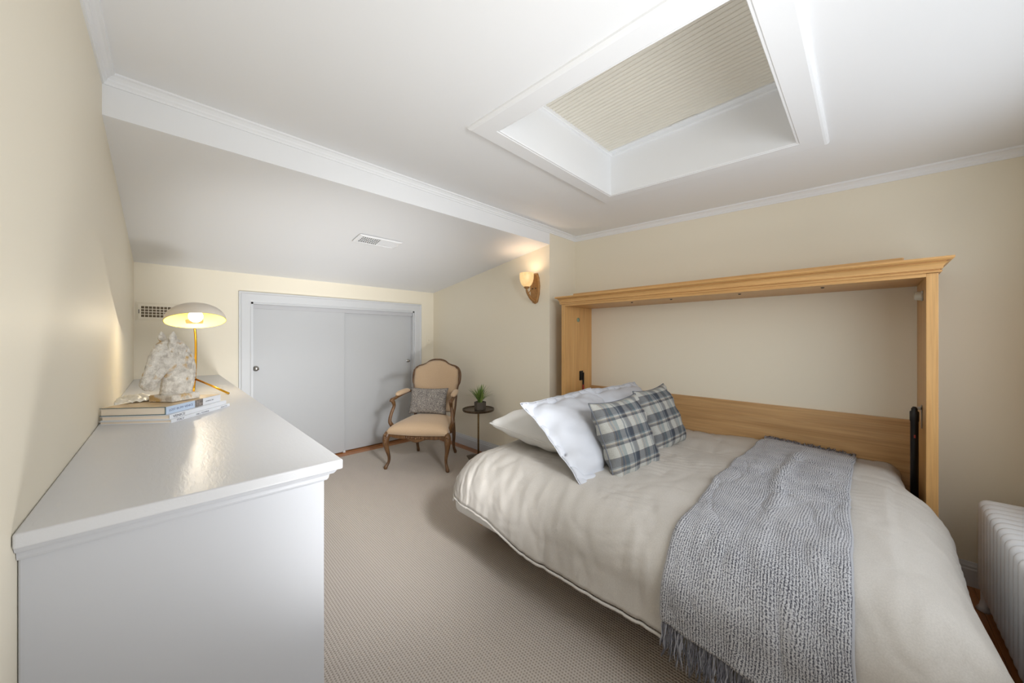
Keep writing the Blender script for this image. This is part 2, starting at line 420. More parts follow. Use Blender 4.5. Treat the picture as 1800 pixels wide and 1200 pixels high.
# ------------------------------------------------------------------ room numbers
LX = -0.186; FY = 4.155; AX = 2.596; BX = 3.013; NY = -0.62; JY = 2.122; T = 0.1
def beamY(x): return 2.19+(x-LX)/(AX-LX)*(2.122-2.19)
def cz(x, y): return 2.340+0.036*(y-2.12)-0.0125*(x-3.013)    # main ceiling
SLZ0 = 2.203; SLZ1 = 1.917
def slz(x, y):
    b0 = 2.212+(x-LX)/(AX-LX)*(2.194-2.212)
    return b0+(y-beamY(x))/(FY-beamY(x))*(SLZ1-b0)

# floor base and planks
fl_o = struct(box('floor', LX, BX, NY, FY, -0.08, -0.012, M['subfloor']))
def plank(x0, x1, y0, y1, m):
    o = G().box(x0, x1, y0, y1, -0.012, 0.0).make('floor_board', m, fl_o); bevel(o, 0.0012, 1); return o
pw = 0.0575
for i in range(2):                       # border of boards along the closet wall
    for a, b in ((0.36, 1.45), (1.4515, AX)) if i else ((0.36, 0.95), (0.9515, 2.2), (2.2015, AX)):
        plank(a, b, FY-pw*(i+1)+0.001, FY-pw*i, M['oak_x'])
for i in range(2):                       # border along the alcove wall
    cuts = (JY, 2.9, FY-0.1165) if i else (JY, 3.45, FY-0.1165)
    for a, b in zip(cuts, cuts[1:]): plank(AX-pw*(i+1)+0.001, AX-pw*i, a, b-0.0015, M['oak_y'])
random.seed(3)
y = NY; row = 0
while y < -0.06:                         # boards at the foot end by the radiator
    x = LX+random.uniform(0.3, 0.9); xs = [LX, x]
    while x < BX-0.9: x += random.uniform(0.7, 1.2); xs.append(min(x, BX-0.2))
    xs.append(BX)
    for a, b in zip(xs, xs[1:]):
        if b-a > 0.05: plank(a, b-0.0015, y, y+pw-0.0012, M['oak_x'])
    y += pw
for i in range(8):
    plank(AX-0.1165+pw*i, min(AX-0.1165+pw*(i+1)-0.0012, BX), -0.04, JY, M['oak_y'])

# carpet
cp = G(); cp.box(LX, AX-0.115, -0.045, FY-0.115, 0.0, 0.0045)
carpet_o = struct(cp.make('floor_carpet', M['carpet'])); bevel(carpet_o, 0.004, 2)

# walls
def poly_wall(name, pts, off, mat=M['wall']):
    """polygon prism, thickness in direction off"""
    off = Vector(off); P = [Vector(p) for p in pts]; n = len(P)
    vs = P+[p+off for p in P]
    fs = [tuple(range(n)), tuple(range(n, 2*n))[::-1]]+[(i, (i+1) % n, n+(i+1) % n, n+i) for i in range(n)]
    return struct(fix(mk(name, vs, fs, mat)))
poly_wall('wall_left', [(LX, NY, -0.08), (LX, FY+T, -0.08), (LX, FY+T, SLZ1+0.0), (LX, 2.19, slz(LX, 2.19)), (LX, 2.19, cz(LX, 2.19)+.03), (LX, NY, cz(LX, NY)+.03)], (-T, 0, 0))
poly_wall('wall_right', [(BX, NY-T, -0.08), (BX, JY, -0.08), (BX, JY, cz(BX, JY)+.03), (BX, NY-T, cz(BX, NY)+.03)], (T, 0, 0))
poly_wall('wall_alcove', [(AX, JY, -0.08), (AX, FY+T, -0.08), (AX, FY+T, SLZ1), (AX, JY, slz(AX, JY)), (AX, JY+.09, slz(AX, JY+.09)), (AX, JY+.09, cz(AX, JY)+.03), (AX, JY, cz(AX, JY)+.03)], (BX-AX+T, 0, 0))
# far wall with closet opening
def CXY(px): # x on the far wall for a photo column (used once, for the closet)
    u = (px-900)/616.; s, c = 0.70247, 0.71171
    return (s+u*c)*FY/(c-u*s)
cas_x0, cas_x1 = CXY(415), CXY(746); cas_top = 1.3+(594.5-511.5)/616*(FY/(0.71171+0.788*0.70247))
op_x0, op_x1 = CXY(441), CXY(728); op_top = cas_top-0.092
print('closet', cas_x0, cas_x1, cas_top, op_x0, op_x1, op_top)
g = G(); g.box(LX-T, op_x0, FY, FY+T, -0.08, 2.0); g.box(op_x1, AX, FY, FY+T, -0.08, 2.0); g.box(op_x0, op_x1, FY, FY+T, op_top, 2.0); g.box(op_x0, op_x1, FY+0.09, FY+T, -0.08, op_top)
struct(g.make('wall_far', M['wall']))
# near wall (behind the camera) with a window above the radiator
wx0, wx1, wz0, wz1 = 0.35, 2.45, 0.85, 2.02
g = G(); g.box(LX-T, wx0, NY-T, NY, -0.08, 2.4); g.box(wx1, BX, NY-T, NY, -0.08, 2.4); g.box(wx0, wx1, NY-T, NY, -0.08, wz0); g.box(wx0, wx1, NY-T, NY, wz1, 2.4)
struct(g.make('wall_near', M['wall']))
wf = bpy.data.objects.new('window_1', None); COL.objects.link(wf); struct(wf); wf.location = (wx0, NY, wz0)
W, H = wx1-wx0, wz1-wz0
g = G(); fw = 0.05
g.box(0, W, -0.07, -0.02, 0, fw); g.box(0, W, -0.07, -0.02, H-fw, H); g.box(0, fw, -0.07, -0.02, fw, H-fw); g.box(W-fw, W, -0.07, -0.02, fw, H-fw); g.box(W/2-.03, W/2+.03, -0.07, -0.02, fw, H-fw)
bevel(g.make('window_frame', M['trim'], wf), 0.004)
for k in range(2): G().box(fw+k*(W/2-.02), W/2-.03+k*(W/2-.02), -0.048, -0.044, fw, H-fw).make('pane', M['glass'], wf)
box('window_sill', -0.08, W+0.08, 0.0, 0.05, -0.03, 0.0, M['trim'], wf, 0.005)
for nm, q in (('casing', (-0.08, 0, 0.0, 0.018, 0, H+0.08)), ('casing', (W, W+0.08, 0.0, 0.018, 0, H+0.08)), ('casing', (0, W, 0.0, 0.018, H, H+0.08))): box(nm, *q, M['trim'], wf, 0.003)

# main ceiling with the skylight opening
SX0, SX1, SY0, SY1 = 1.165, 2.225, 0.245, 1.265
def grid_sheet(name, xs, ys, zf, skip, mat, th=0.05):
    idx = {}; vs = []; fs = []
    for j, yy in enumerate(ys):
        for i, xx in enumerate(xs):
            Y = min(yy, beamY(xx)) if yy > 2.0 else yy
            idx[i, j] = len(vs); vs.append((xx, Y, zf(xx, Y)))
    for j in range(len(ys)-1):
        for i in range(len(xs)-1):
            if (i, j) in skip: continue
            fs.append((idx[i, j], idx[i+1, j], idx[i+1, j+1], idx[i, j+1]))
    o = mk(name, vs, fs, mat); m = o.modifiers.new('t', 'SOLIDIFY'); m.thickness = th; m.offset = 1; return struct(o)
cm = grid_sheet('ceiling', [LX-.02, SX0, SX1, AX, BX+.02], [NY-.02, SY0, SY1, 2.2], cz, {(1, 1)}, M['ceiling'])
grid = []
# strip of ceiling over the recess beside the jog is part of the same sheet (x to BX)
# sloped ceiling of the alcove
o = mk('ceiling_sloped', [(LX-.02, beamY(LX), slz(LX, beamY(LX))), (AX, beamY(AX), slz(AX, beamY(AX))), (AX, FY+.02, slz(AX, FY+.02)), (LX-.02, FY+.02, slz(LX, FY+.02))], [(0, 1, 2, 3)], M['ceiling'])
m = o.modifiers.new('t', 'SOLIDIFY'); m.thickness = 0.05; m.offset = 1; struct(o)
# beam face between the two ceilings
vs = []
for xx in (LX-.02, AX+0.002):
    yb = beamY(xx)
    vs += [(xx, yb, slz(xx, yb)), (xx, yb, cz(xx, yb)+.04), (xx, yb+0.06, cz(xx, yb)+.04), (xx, yb+0.06, slz(xx, yb)+.03)]
struct(fix(mk('trim_beam', vs, [(0, 1, 5, 4), (1, 2, 6, 5), (2, 3, 7, 6), (3, 0, 4, 7), (0, 3, 2, 1), (4, 5, 6, 7)], M['ceiling'])))
# crown mouldings
CP = [(0, 0), (0, -0.045), (0.006, -0.045), (0.008, -0.036), (0.014, -0.030), (0.016, -0.022), (0.027, -0.012), (0.036, -0.009), (0.038, 0.0), (0.038, 0.02), (0, 0.02)]
def crown(name, a, b, out): struct(ext(name, (a[0], a[1], cz(*a)), (b[0], b[1], cz(*b)), out, CP, M['ceiling']))
crown('trim_1', (BX, NY), (BX, JY), (-1, 0, 0))
crown('trim_2', (LX, NY), (LX, beamY(LX)), (1, 0, 0))
crown('trim_3', (LX, beamY(LX)), (AX, beamY(AX)), (0, -1, 0))
crown('trim_4', (AX, JY), (BX, JY), (0, -1, 0))
# skylight: well, casing on the ceiling, blind
sky = bpy.data.objects.new('window_2', None); COL.objects.link(sky); sky.location = (SX0, SY0, cz(SX0, SY0)); struct(sky)
sw, sh = SX1-SX0, SY1-SY0
def cl(x, y): return cz(SX0+x, SY0+y)-cz(SX0, SY0)
WT = 0.30
g = G()
for a, b in (((0, 0), (sw, 0)), ((sw, 0), (sw, sh)), ((sw, sh), (0, sh)), ((0, sh), (0, 0))):
    d = Vector((b[0]-a[0], b[1]-a[1], 0)).normalized(); n_ = Vector((d.y, -d.x, 0))*0.02
    p = [Vector((*a, cl(*a)+.002)), Vector((*b, cl(*b)+.002)), Vector((*b, WT+.03)), Vector((*a, WT+.03))]
    vs = p+[q+n_ for q in p]
    g.add(vs, [(0, 1, 2, 3), (4, 7, 6, 5), (0, 4, 5, 1), (1, 5, 6, 2), (2, 6, 7, 3), (3, 7, 4, 0)])
g.make('light_well', M['ceiling'], sky)
cn = [(0, 0), (sw, 0), (sw, sh), (0, sh)]
C4 = [(x, y, cl(x, y)) for x, y in cn]; nr = Vector((-0.0125*-1, 0.036*-1, 1)).normalized()*-1
nr = (Vector(C4[1])-Vector(C4[0])).cross(Vector(C4[3])-Vector(C4[0])).normalized()*-1
ring('casing', C4, nr, [(0.006, -0.005), (0.006, 0.014), (0.012, 0.019), (0.098, 0.019), (0.106, 0.016), (0.113, 0.008), (0.115, -0.005)], M['ceiling'], sky)
ring('casing_bead', C4, nr, [(-0.0015, -0.012), (-0.0015, 0.013), (0.001, 0.0165), (0.008, 0.0165), (0.008, -0.012)], M['ceiling'], sky)
ring('blind_track', [(x, y, WT-.015) for x, y in cn], (0, 0, -1), [(-0.018, -0.01), (-0.018, 0.012), (-0.014, 0.015), (0.0, 0.015), (0.0, -0.01)], M['ceiling'], sky)
np_ = 36; vs = []; fs = []
x0b, x1b = 0.026, sw-0.05
prof_ = []
for i in range(np_):
    for q, dz in ((0.0, 0.008), (0.07, 0.0), (0.3, -0.0065), (0.6, -0.0065), (0.93, 0.0)): prof_.append((x0b+(x1b-x0b)*(i+q)/np_, WT-0.004+dz))
for xx, zz in prof_: vs += [(xx, 0.006, zz), (xx, sh-0.012, zz)]
for i in range(len(prof_)-1): fs.append((2*i, 2*i+2, 2*i+3, 2*i+1))
bl = mk('pleated_blind', vs, fs, M['blind'], sky)
g = G(); g.box(sw-0.052, sw-0.016, 0.008, sh-0.008, WT-0.015, WT+0.008); bevel(g.make('blind_rail', M['ceiling'], sky), 0.003)
g = G(); g.box(sw-0.066, sw-0.050, 0.44, 0.58, WT-0.022, WT-0.012); bevel(g.make('blind_pull', M['ceiling'], sky), 0.002)
G().box(-.02, sw+.02, -.02, sh+.02, WT+0.03, WT+0.05).make('outer_cover', M['dark'], sky)

# baseboards
BP = [(0, 0), (0.014, 0), (0.014, 0.088), (0.010, 0.094), (0.010, 0.104), (0.006, 0.112), (0.004, 0.124), (0, 0.126)]
def base(name, a, b, out): struct(ext(name, (*a, 0), (*b, 0), out, BP, M['trim']))
base('baseboard_alcove', (AX, JY), (AX, FY), (-1, 0, 0)); base('baseboard_right', (BX, NY), (BX, -0.232), (-1, 0, 0))
base('baseboard_far', (cas_x1, FY), (AX, FY), (0, -1, 0)); base('baseboard_near', (LX, NY), (BX, NY), (0, 1, 0)); base('baseboard_left', (LX, NY), (LX, 1.04), (1, 0, 0))

# closet casing, header track and sliding doors
CASP = [(0, 0), (0, 0.014), (0.010, 0.017), (0.072, 0.019), (0.082, 0.026), (0.094, 0.026), (0.096, 0.0)]
cc = [(op_x1, FY, 0.0), (op_x1, FY, op_top), (op_x0, FY, op_top), (op_x0, FY, 0.0)]
struct(ring('trim_closet', cc, (0, -1, 0), CASP, M['trim'], closed=False))
g = G(); g.box(op_x0, op_x0+.018, FY, FY+.085, 0, op_top); g.box(op_x1-.018, op_x1, FY, FY+.085, 0, op_top); g.box(op_x0, op_x1, FY+.0, FY+.085, op_top-.018, op_top)
struct(g.make('trim_jamb', M['trim']))
struct(box('trim_track', op_x0+.018, op_x1-.018, FY+.020, FY+.08, op_top-.062, op_top-.018, simple('grey_track_paint', srgb(188, 188, 190), 0.5), None, 0.002))
struct(box('trim_threshold', op_x0, op_x1, FY-.0, FY+.09, -0.012, 0.004, M['oak_x']))
mid = CXY(607)
kn = [(0.0, 0.0), (0.024, 0.0), (0.025, 0.003), (0.022, 0.005), (0.010, 0.008), (0.009, 0.018), (0.018, 0.024), (0.022, 0.032), (0.020, 0.040), (0.012, 0.045), (0.0, 0.046)]
RX = Matrix.Rotation(PI/2, 3, 'X')
def slide(name, x0, x1, yy, kx, kz, r=1.0):
    e = bpy.data.objects.new(name, None); COL.objects.link(e); struct(e); e.location = (x0, yy, 0)
    o = box('door_panel', 0, x1-x0, 0, 0.022, 0.012, op_top-0.045, M['door'], e, 0.002)
    k = G(); k.lathe([(a*r, b*r) for a, b in kn], 24, (kx-x0, 0, kz), mat=RX); k.make('knob', M['chrome'], e, True)
slide('door_1', op_x0+.018, mid, FY+.024, CXY(450.5), 1.3+(594.5-648)/616*(FY/(0.71171+0.7297*0.70247)))
slide('door_2', mid-.03, op_x1-.018, FY+.052, CXY(720), 1.3+(594.5-634)/616*(FY/(0.71171+0.292*0.70247)), 0.8)
# door pull strip / bottom guide
g = G(); g.box(mid-.02, mid+.006, FY+.01, FY+.06, 0.004, 0.03); struct(bevel(g.make('trim_guide', M['trim']), 0.002))

# ------------------------------------------------------------------ dresser
ds = thing('dresser', 'long white painted dresser built against the left wall with a glossy moulded top', 'dresser', (LX+0.0008, 1.045, 0))
dw, dl, dh = 0.494, FY-1.045-0.03, 0.969
bb = G(); bb.box(0, dw, 0, dl, 0.006, 0.925); body = bevel(bb.make('body', M['dresser'], ds), 0.003)
PR = [(0, 0.913), (0.005, 0.913), (0.008, 0.918), (0.010, 0.929), (0.018, 0.931), (0.022, 0.936), (0.026, 0.9435), (0.0, 0.9435)]
ring('cove_moulding', [(0, dl, 0), (dw, dl, 0), (dw, 0, 0), (0, 0, 0)], (0, 0, 1), PR, M['dresser'], ds, closed=False)
tp = G(); tp.box(0, dw+0.037, -0.035, dl+0.028, 0.943, dh); bevel(tp.make('top', M['dresser_top'], ds), 0.004, 3)
nd = 4; dww = (dl-0.1)/nd
for i in range(nd):
    for j in range(3):
        y0 = 0.05+i*dww; z0 = 0.10+j*0.265
        d = box('drawer', dw, dw+0.018, y0+.012, y0+dww-.012, z0, z0+0.25, M['dresser'], ds, 0.003)
        RY = Matrix.Rotation(PI/2, 3, 'Y')
        k = G(); k.lathe([(a*.8, b*.8) for a, b in kn], 16, (dw+0.018, y0+dww/2, z0+0.125), mat=RY); k.make('knob', M['chrome'], d, True)

# books: a stack near the wall; local x along the spine, local y into the book
bk_r = math.atan2(2.205-1.917, 0.222-0.012)
def book(name, label, P, L, Wd, th, z, cover, pages_in=0.004, rot=bk_r, spine=None, hard=0.0022):
    e = thing(name, label, 'book', (P[0], P[1], z), rot, 'coffee table books stacked on the dresser')
    g = G(); g.box(0, L, 0, Wd, 0, hard); g.box(0, L, 0, Wd, th-hard, th); g.box(0, L, -0.0015, hard, 0, th)
    bevel(g.make('cover', cover, e), 0.0008, 1)
    p = G(); p.box(pages_in, L-pages_in, hard, Wd-pages_in, hard, th-hard); p.make('pages', M['paper'], e)
    return e
b1 = book('book', 'thin white book at the bottom of the stack on the dresser', (0.014, 1.912), 0.352, 0.245, 0.013, dh, M['jacket_white'])
b2 = book('book', 'middle book of the dresser stack with VENICE on its white spine', (0.010, 1.925), 0.335, 0.235, 0.017, dh+0.0131, M['jacket_white'])
b3 = book('book', 'thick top book of the dresser stack with pale blue and tan jacket', (-0.002, 1.940), 0.315, 0.225, 0.031, dh+0.0302, M['cloth_teal'])
g = G(); g.box(0, 0.150, -0.004, -0.0015, 0.0005, 0.0305); g.make('spine_jacket', M['jacket_blue'], b3)
g = G(); g.box(0.150, 0.198, -0.004, -0.0015, 0.0005, 0.0305); g.make('spine_picture', M['jacket_photo'], b3)
g = G(); g.box(0.198, 0.315, -0.004, -0.0015, 0.0005, 0.0305); g.make('spine_jacket', M['jacket_white'], b3)
g = G(); g.box(0.001, 0.315, -0.004, 0.222, 0.031, 0.0316); g.make('jacket_front', M['jacket_tan'], b3)
text_ob('lettering', 'LOST IN MY VENICE', 0.013, M['ink'], b3, (0.012, -0.0042, 0.011), (PI/2, 0, 0), width=0.125)
text_ob('lettering', 'LIVING IN', 0.008, M['ink_dark'], b3, (0.215, -0.0042, 0.012), (PI/2, 0, 0), width=0.05)
text_ob('lettering', 'VENICE', 0.014, M['ink_dark'], b2, (0.014, -0.0017, 0.0035), (PI/2, 0, 0), width=0.062)
text_ob('lettering', 'ITALY', 0.010, M['ink_dark'], b1, (0.026, -0.0017, 0.003), (PI/2, 0, 0), width=0.036)
text_ob('lettering', 'HILL TOWNS', 0.009, M['ink_dark'], b1, (0.13, -0.0017, 0.003), (PI/2, 0, 0), width=0.075)
text_ob('lettering', 'ARTS', 0.008, M['ink_dark'], b1, (0.285, -0.0017, 0.003), (PI/2, 0, 0), width=0.045)

# crumpled sheer wrap between the books and the wall
vs = []; fs = []; nx, ny = 26, 18
for j in range(ny+1):
    for i in range(nx+1):
        u, v = i/nx, j/ny
        x = -0.012-0.13*u; yy = 0.02+0.16*v
        z = 0.062+0.018*math.sin(u*PI)*math.sin(v*PI)+0.012*fbm(u*5, v*5, 3)
        vs.append((x, yy, z))
fs = [(j*(nx+1)+i, j*(nx+1)+i+1, (j+1)*(nx+1)+i+1, (j+1)*(nx+1)+i) for j in range(ny) for i in range(nx)]
wr = thing('tissue_wrap', 'crumpled pale tissue wrap lying on the books beside the left wall', 'tissue', (0, 2.12, dh))
o = mk('tissue_sheet', [(-0.04+(a+0.012)*0.85, b, c+0.006) for a, b, c in vs], fs, M['foil'], wr, True)
m = o.modifiers.new('t', 'SOLIDIFY'); m.thickness = 0.0012

# horse head sculpture
hs = thing('horse_sculpture', 'weathered stone horse head bust standing on the stacked books', 'sculpture', (0.028, 2.118, dh+0.0630), math.radians(220)); hs.scale = (0.93, 0.93, 0.95)
g = G(); g.box(-0.066, 0.064, -0.060, 0.060, 0, 0.030); o = g.make('plinth', M['stone'], hs); bevel(o, 0.005, 2)
def horse():
    g = G()
    def cap(a, b, ra, rb, sy=1.0, n=7, tw=0):
        a = Vector(a); b = Vector(b)
        for i in range(n+1):
            t = i/n; r = ra+(rb-ra)*t; g.ball(a.lerp(b, t), (r, r*sy, r), 16, 12)
    # neck: deep from crest to throat, standing on the plinth
    cap((-0.006, 0, 0.035), (-0.012, 0, 0.10), 0.066, 0.064, 0.66)
    cap((-0.012, 0, 0.10), (-0.012, 0, 0.165), 0.064, 0.058, 0.62)
    cap((-0.016, 0, 0.165), (0.008, 0, 0.215), 0.056, 0.044, 0.68)
    # arched crest with mane
    cr_ = smooth_path([(-0.062, 0, 0.035), (-0.076, 0, 0.09), (-0.080, 0, 0.14), (-0.070, 0, 0.19), (-0.046, 0, 0.232), (-0.012, 0, 0.262), (0.018, 0, 0.272)], 5)
    for k, p in enumerate(cr_): g.ball(p, (0.015, 0.014, 0.015), 12, 8)
    # skull
    cap((0.018, 0, 0.236), (0.060, 0, 0.224), 0.036, 0.034, 0.90)
    cap((0.060, 0, 0.224), (0.082, 0, 0.190), 0.032, 0.029, 0.88)
    # nasal bone down to the muzzle
    cap((0.080, 0, 0.196), (0.108, 0, 0.128), 0.029, 0.021, 0.80, 9)
    cap((0.108, 0, 0.128), (0.122, 0, 0.088), 0.021, 0.021, 0.95)
    # cheek plates and jaw line
    for sy in (1, -1):
        g.ball((0.040, 0.015*sy, 0.178), (0.048, 0.023, 0.050), 18, 12)
        cap((0.052, 0.013*sy, 0.160), (0.090, 0.008*sy, 0.100), 0.026, 0.014, 0.6, 7)
    cap((0.090, 0, 0.105), (0.108, 0, 0.078), 0.020, 0.017, 0.9)
    cap((0.112, 0, 0.084), (0.120, 0, 0.070), 0.016, 0.012, 1.1)
    cap((0.094, 0, 0.078), (0.102, 0, 0.064), 0.014, 0.010, 0.95)
    for sy in (1, -1):
        g.ball((0.126, 0.013*sy, 0.096), (0.009, 0.009, 0.011), 10, 8)
        cap((0.056, 0.028*sy, 0.226), (0.080, 0.026*sy, 0.206), 0.009, 0.006, 0.7, 5)   # brow ridge
        g.ball((0.068, 0.029*sy, 0.206), (0.0085, 0.006, 0.0065), 10, 8)                 # eye
        cap((0.058, 0.027*sy, 0.196), (0.096, 0.017*sy, 0.140), 0.006, 0.005, 0.7, 8)   # facial crest
        # upright ears, base wide and tip pointed
        cap((0.026, 0.022*sy, 0.262), (0.034, 0.027*sy, 0.284), 0.013, 0.017, 0.62, 5)
        cap((0.034, 0.027*sy, 0.284), (0.034, 0.031*sy, 0.310), 0.017, 0.004, 0.62, 6)
        # mane locks sweeping back over the neck
        for q in range(11):
            t = q/10; p = cr_[int((1-t)*(len(cr_)-1))]
            a = Vector((p.x+0.004, 0.010*sy, p.z-0.002)); b = Vector((p.x+0.030, 0.030*sy, p.z-0.018)); c = Vector((p.x+0.034+0.006*math.sin(q*2), 0.037*sy, p.z-0.046))
            cap(a, b, 0.008, 0.0085, 1.0, 5); cap(b, c, 0.0085, 0.004, 0.8, 5)
    cap((0.030, 0, 0.270), (0.064, 0, 0.252), 0.011, 0.010, 1.3, 5); cap((0.064, 0, 0.252), (0.084, 0, 0.222), 0.010, 0.006, 1.2, 5)
    return g
o = horse().make('head', M['stone'], hs, True)
m = o.modifiers.new('r', 'REMESH'); m.mode = 'VOXEL'; m.voxel_size = 0.0020; m.use_smooth_shade = True
m = o.modifiers.new('s', 'SMOOTH'); m.iterations = 3; m.factor = 0.5
tx = bpy.data.textures.new('stone_relief', 'CLOUDS'); tx.noise_scale = 0.009
m = o.modifiers.new('d', 'DISPLACE'); m.texture = tx; m.strength = 0.0034; m.mid_level = 0.5
# ear hollows are part of the relief

# table lamp
lp = thing('table_lamp', 'brass tripod table lamp with tilted cream dome shade, lit, behind the horse bust', 'lamp', (0.125, 2.84, dh))
legs = [((0.0, 0.0, 0.475), (0.010, 0.0, 0.30), (0.008, -0.01, 0.14), (-0.022, -0.16, 0.005)),
        ((0.004, 0.0, 0.12), (0.05, 0.0, 0.095), (0.16, -0.035, 0.005)),
        ((0.0, 0.0, 0.12), (-0.05, 0.03, 0.09), (-0.13, 0.10, 0.005))]
def bez(P, n=14):
    P = [Vector(p) for p in P]; out = []
    for i in range(n+1):
        t = i/n; Q = P[:]
        while len(Q) > 1: Q = [Q[j].lerp(Q[j+1], t) for j in range(len(Q)-1)]
        out.append(Q[0])
    return out
G().tube(smooth_path([(0.004, 0.137, 0.392), (0.007, 0.135, 0.34), (0.008, 0.122, 0.26), (0.004, 0.090, 0.13), (-0.006, 0.042, 0.006)], 4), 0.0062, 12).make('stem', M['brass'], lp, True)
for L_ in (((0.004, 0.076, 0.080), (0.070, -0.05, 0.045), (0.138, -0.19, 0.006)), ((0.004, 0.076, 0.080), (-0.06, -0.03, 0.045), (-0.120, -0.15, 0.006))): G().tube(L_, 0.0058, 12).make('leg', M['brass'], lp, True)
tilt = Matrix.Rotation(math.radians(-17), 3, 'X') @ Matrix.Rotation(math.radians(-2), 3, 'Y')
prof = []; R0 = 0.142; Hd = 0.104
for i in range(15):
    a = PI/2*i/14; prof.append((R0*math.sin(a)+0.0005, Hd*math.cos(a)))
sc_ = (0.003, -0.005, 0.437)
o = G().lathe(prof, 48, sc_, mat=tilt).make('lamp_shade', M['shade_out'], lp, True)
o2 = G().lathe([(max(0.0004, a-0.003), b-0.003 if b > 0.003 else b) for a, b in prof], 48, sc_, mat=tilt).make('shade_lining', M['shade_in'], lp, True)
G().lathe([(R0-0.003, 0.0005), (R0-0.003, -0.0012), (R0+0.0006, -0.0012), (R0+0.0006, 0.0005)], 48, sc_, mat=tilt).make('shade_rim', M['shade_in'], lp, True)
bc = Vector(sc_)+tilt @ Vector((0, 0, 0.028))
G().ball(bc, (0.034, 0.034, 0.036), 20, 14).make('bulb', M['bulb'], lp, True)
G().lathe([(0.016, 0.05), (0.016, 0.085), (0.0, 0.09)], 16, sc_, mat=tilt).make('socket', M['brass'], lp, True)
lb = G(); lb.quad(*[Vector(sc_)+tilt @ Vector((x, y, z)) for x, y, z in ((-0.044, 0.114, 0.048), (0.044, 0.114, 0.048), (0.044, 0.128, 0.026), (-0.044, 0.128, 0.026))]); lb.make('warning_label', M['label'], lp)
l = bpy.data.lights.new('lamp_bulb_light', 'POINT'); l.energy = 3.0; l.color = (1, 0.89, 0.72); l.shadow_soft_size = 0.036
lo = bpy.data.objects.new('lamp_bulb_light', l); COL.objects.link(lo); lo.parent = lp; lo.location = bc+tilt @ Vector((0, 0, -0.0385)) 
l.shadow_soft_size = 0.01

# ------------------------------------------------------------------ wall bed cabinet
cx0 = 2.57; yR0, yR1 = -0.229, -0.198; yL0, yL1 = 1.925, 1.955; zc = 1.593
wb = thing('wall_bed', 'honey maple wall bed cabinet folded open against the right wall', 'bed', (cx0, 0.86, 0))
o_ = Vector((cx0, 0.86, 0))
def wbx(name, x0, x1, y0, y1, z0, z1, mat, bv=0.0015): return box(name, x0-cx0, x1-cx0, y0-.86, y1-.86, z0, z1, mat, wb, bv)
wbx('side_panel', cx0+.02, BX-.001, yR0, yR1, 0.0, zc+.02, M['maple_z']); wbx('side_panel', cx0+.02, BX-.001, yL0, yL1, 0.0, zc+.02, M['maple_z'])
wbx('face_stile', cx0, cx0+.02, yR0-.006, yR1+.001, 0.0, zc+.015, M['maple_z']); wbx('face_stile', cx0, cx0+.02, yL0-.001, yL1+.006, 0.0, zc+.015, M['maple_z'])
wbx('header_board', cx0+.02, BX-.001, yR1, yL0, zc, zc+.02, M['maple_y'])
wbx('valance', cx0-.002, cx0+.02, yR1+.001, yL0-.001, zc-0.002, zc+0.085, M['maple_y'])
wbx('back_rail', BX-.02, BX-.001, yR1, yL0, 0.36, 0.838, M['maple_board'])
CRP = [(0, zc+0.016), (0.009, zc+0.016), (0.011, zc+0.024), (0.004, zc+0.026), (0.004, zc+0.030), (0.012, zc+0.031), (0.014, zc+0.044), (0.020, zc+0.054), (0.028, zc+0.060), (0.022, zc+0.062), (0.022, zc+0.066), (0.036, zc+0.067), (0.044, zc+0.074), (0.044, zc+0.083), (0, zc+0.083)]
x_, yA, yB = -.002, yR0-.006-.86, yL1+.006-.86
ring('crown_moulding', [(BX-.002-cx0, yA, 0), (x_, yA, 0), (x_, yB, 0), (BX-.002-cx0, yB, 0)], (0, 0, 1), CRP, M['maple_y'], wb, closed=False)
wbx('crown_top', cx0, BX-.002, yR0, yL1, zc+0.070, zc+0.081, M['maple_y'], 0.0)
wbx('upper_ledge', cx0+0.03, BX-.002, yR0+.10, yL1-.10, zc+0.082, zc+0.108, M['maple_y'], 0.004)
for yy in (1.34, 1.03, 0.59, 0.18):
    G().lathe([(0.0, -0.005), (0.006, -0.005), (0.009, -0.001), (0.009, 0.001)], 12, (2.69-cx0, yy-.86, zc)).make('bolt', M['screw'], wb, True)
# latch bumpers
g = G(); g.lathe([(0, 0), (0.022, 0), (0.024, 0.008), (0.020, 0.028), (0.0, 0.030)], 20, (2.72-cx0, yR1-.86, 1.515), mat=Matrix.Rotation(-PI/2, 3, 'X')); g.make('latch_bumper', M['plastic_clear'], wb, True)
g = G(); g.box(2.70-cx0, 2.745-cx0, yR1-.86, yR1-.86+.006, 1.49, 1.54); bevel(g.make('latch_plate', M['chrome'], wb), .002)
g = G(); g.lathe([(0, 0), (0.020, 0), (0.020, 0.006), (0.0, 0.008)], 16, (2.78-cx0, yL0-.86, 1.475), mat=Matrix.Rotation(PI/2, 3, 'X')); g.make('latch_plate', simple('latch_green', srgb(140, 158, 130), 0.4), wb, True)
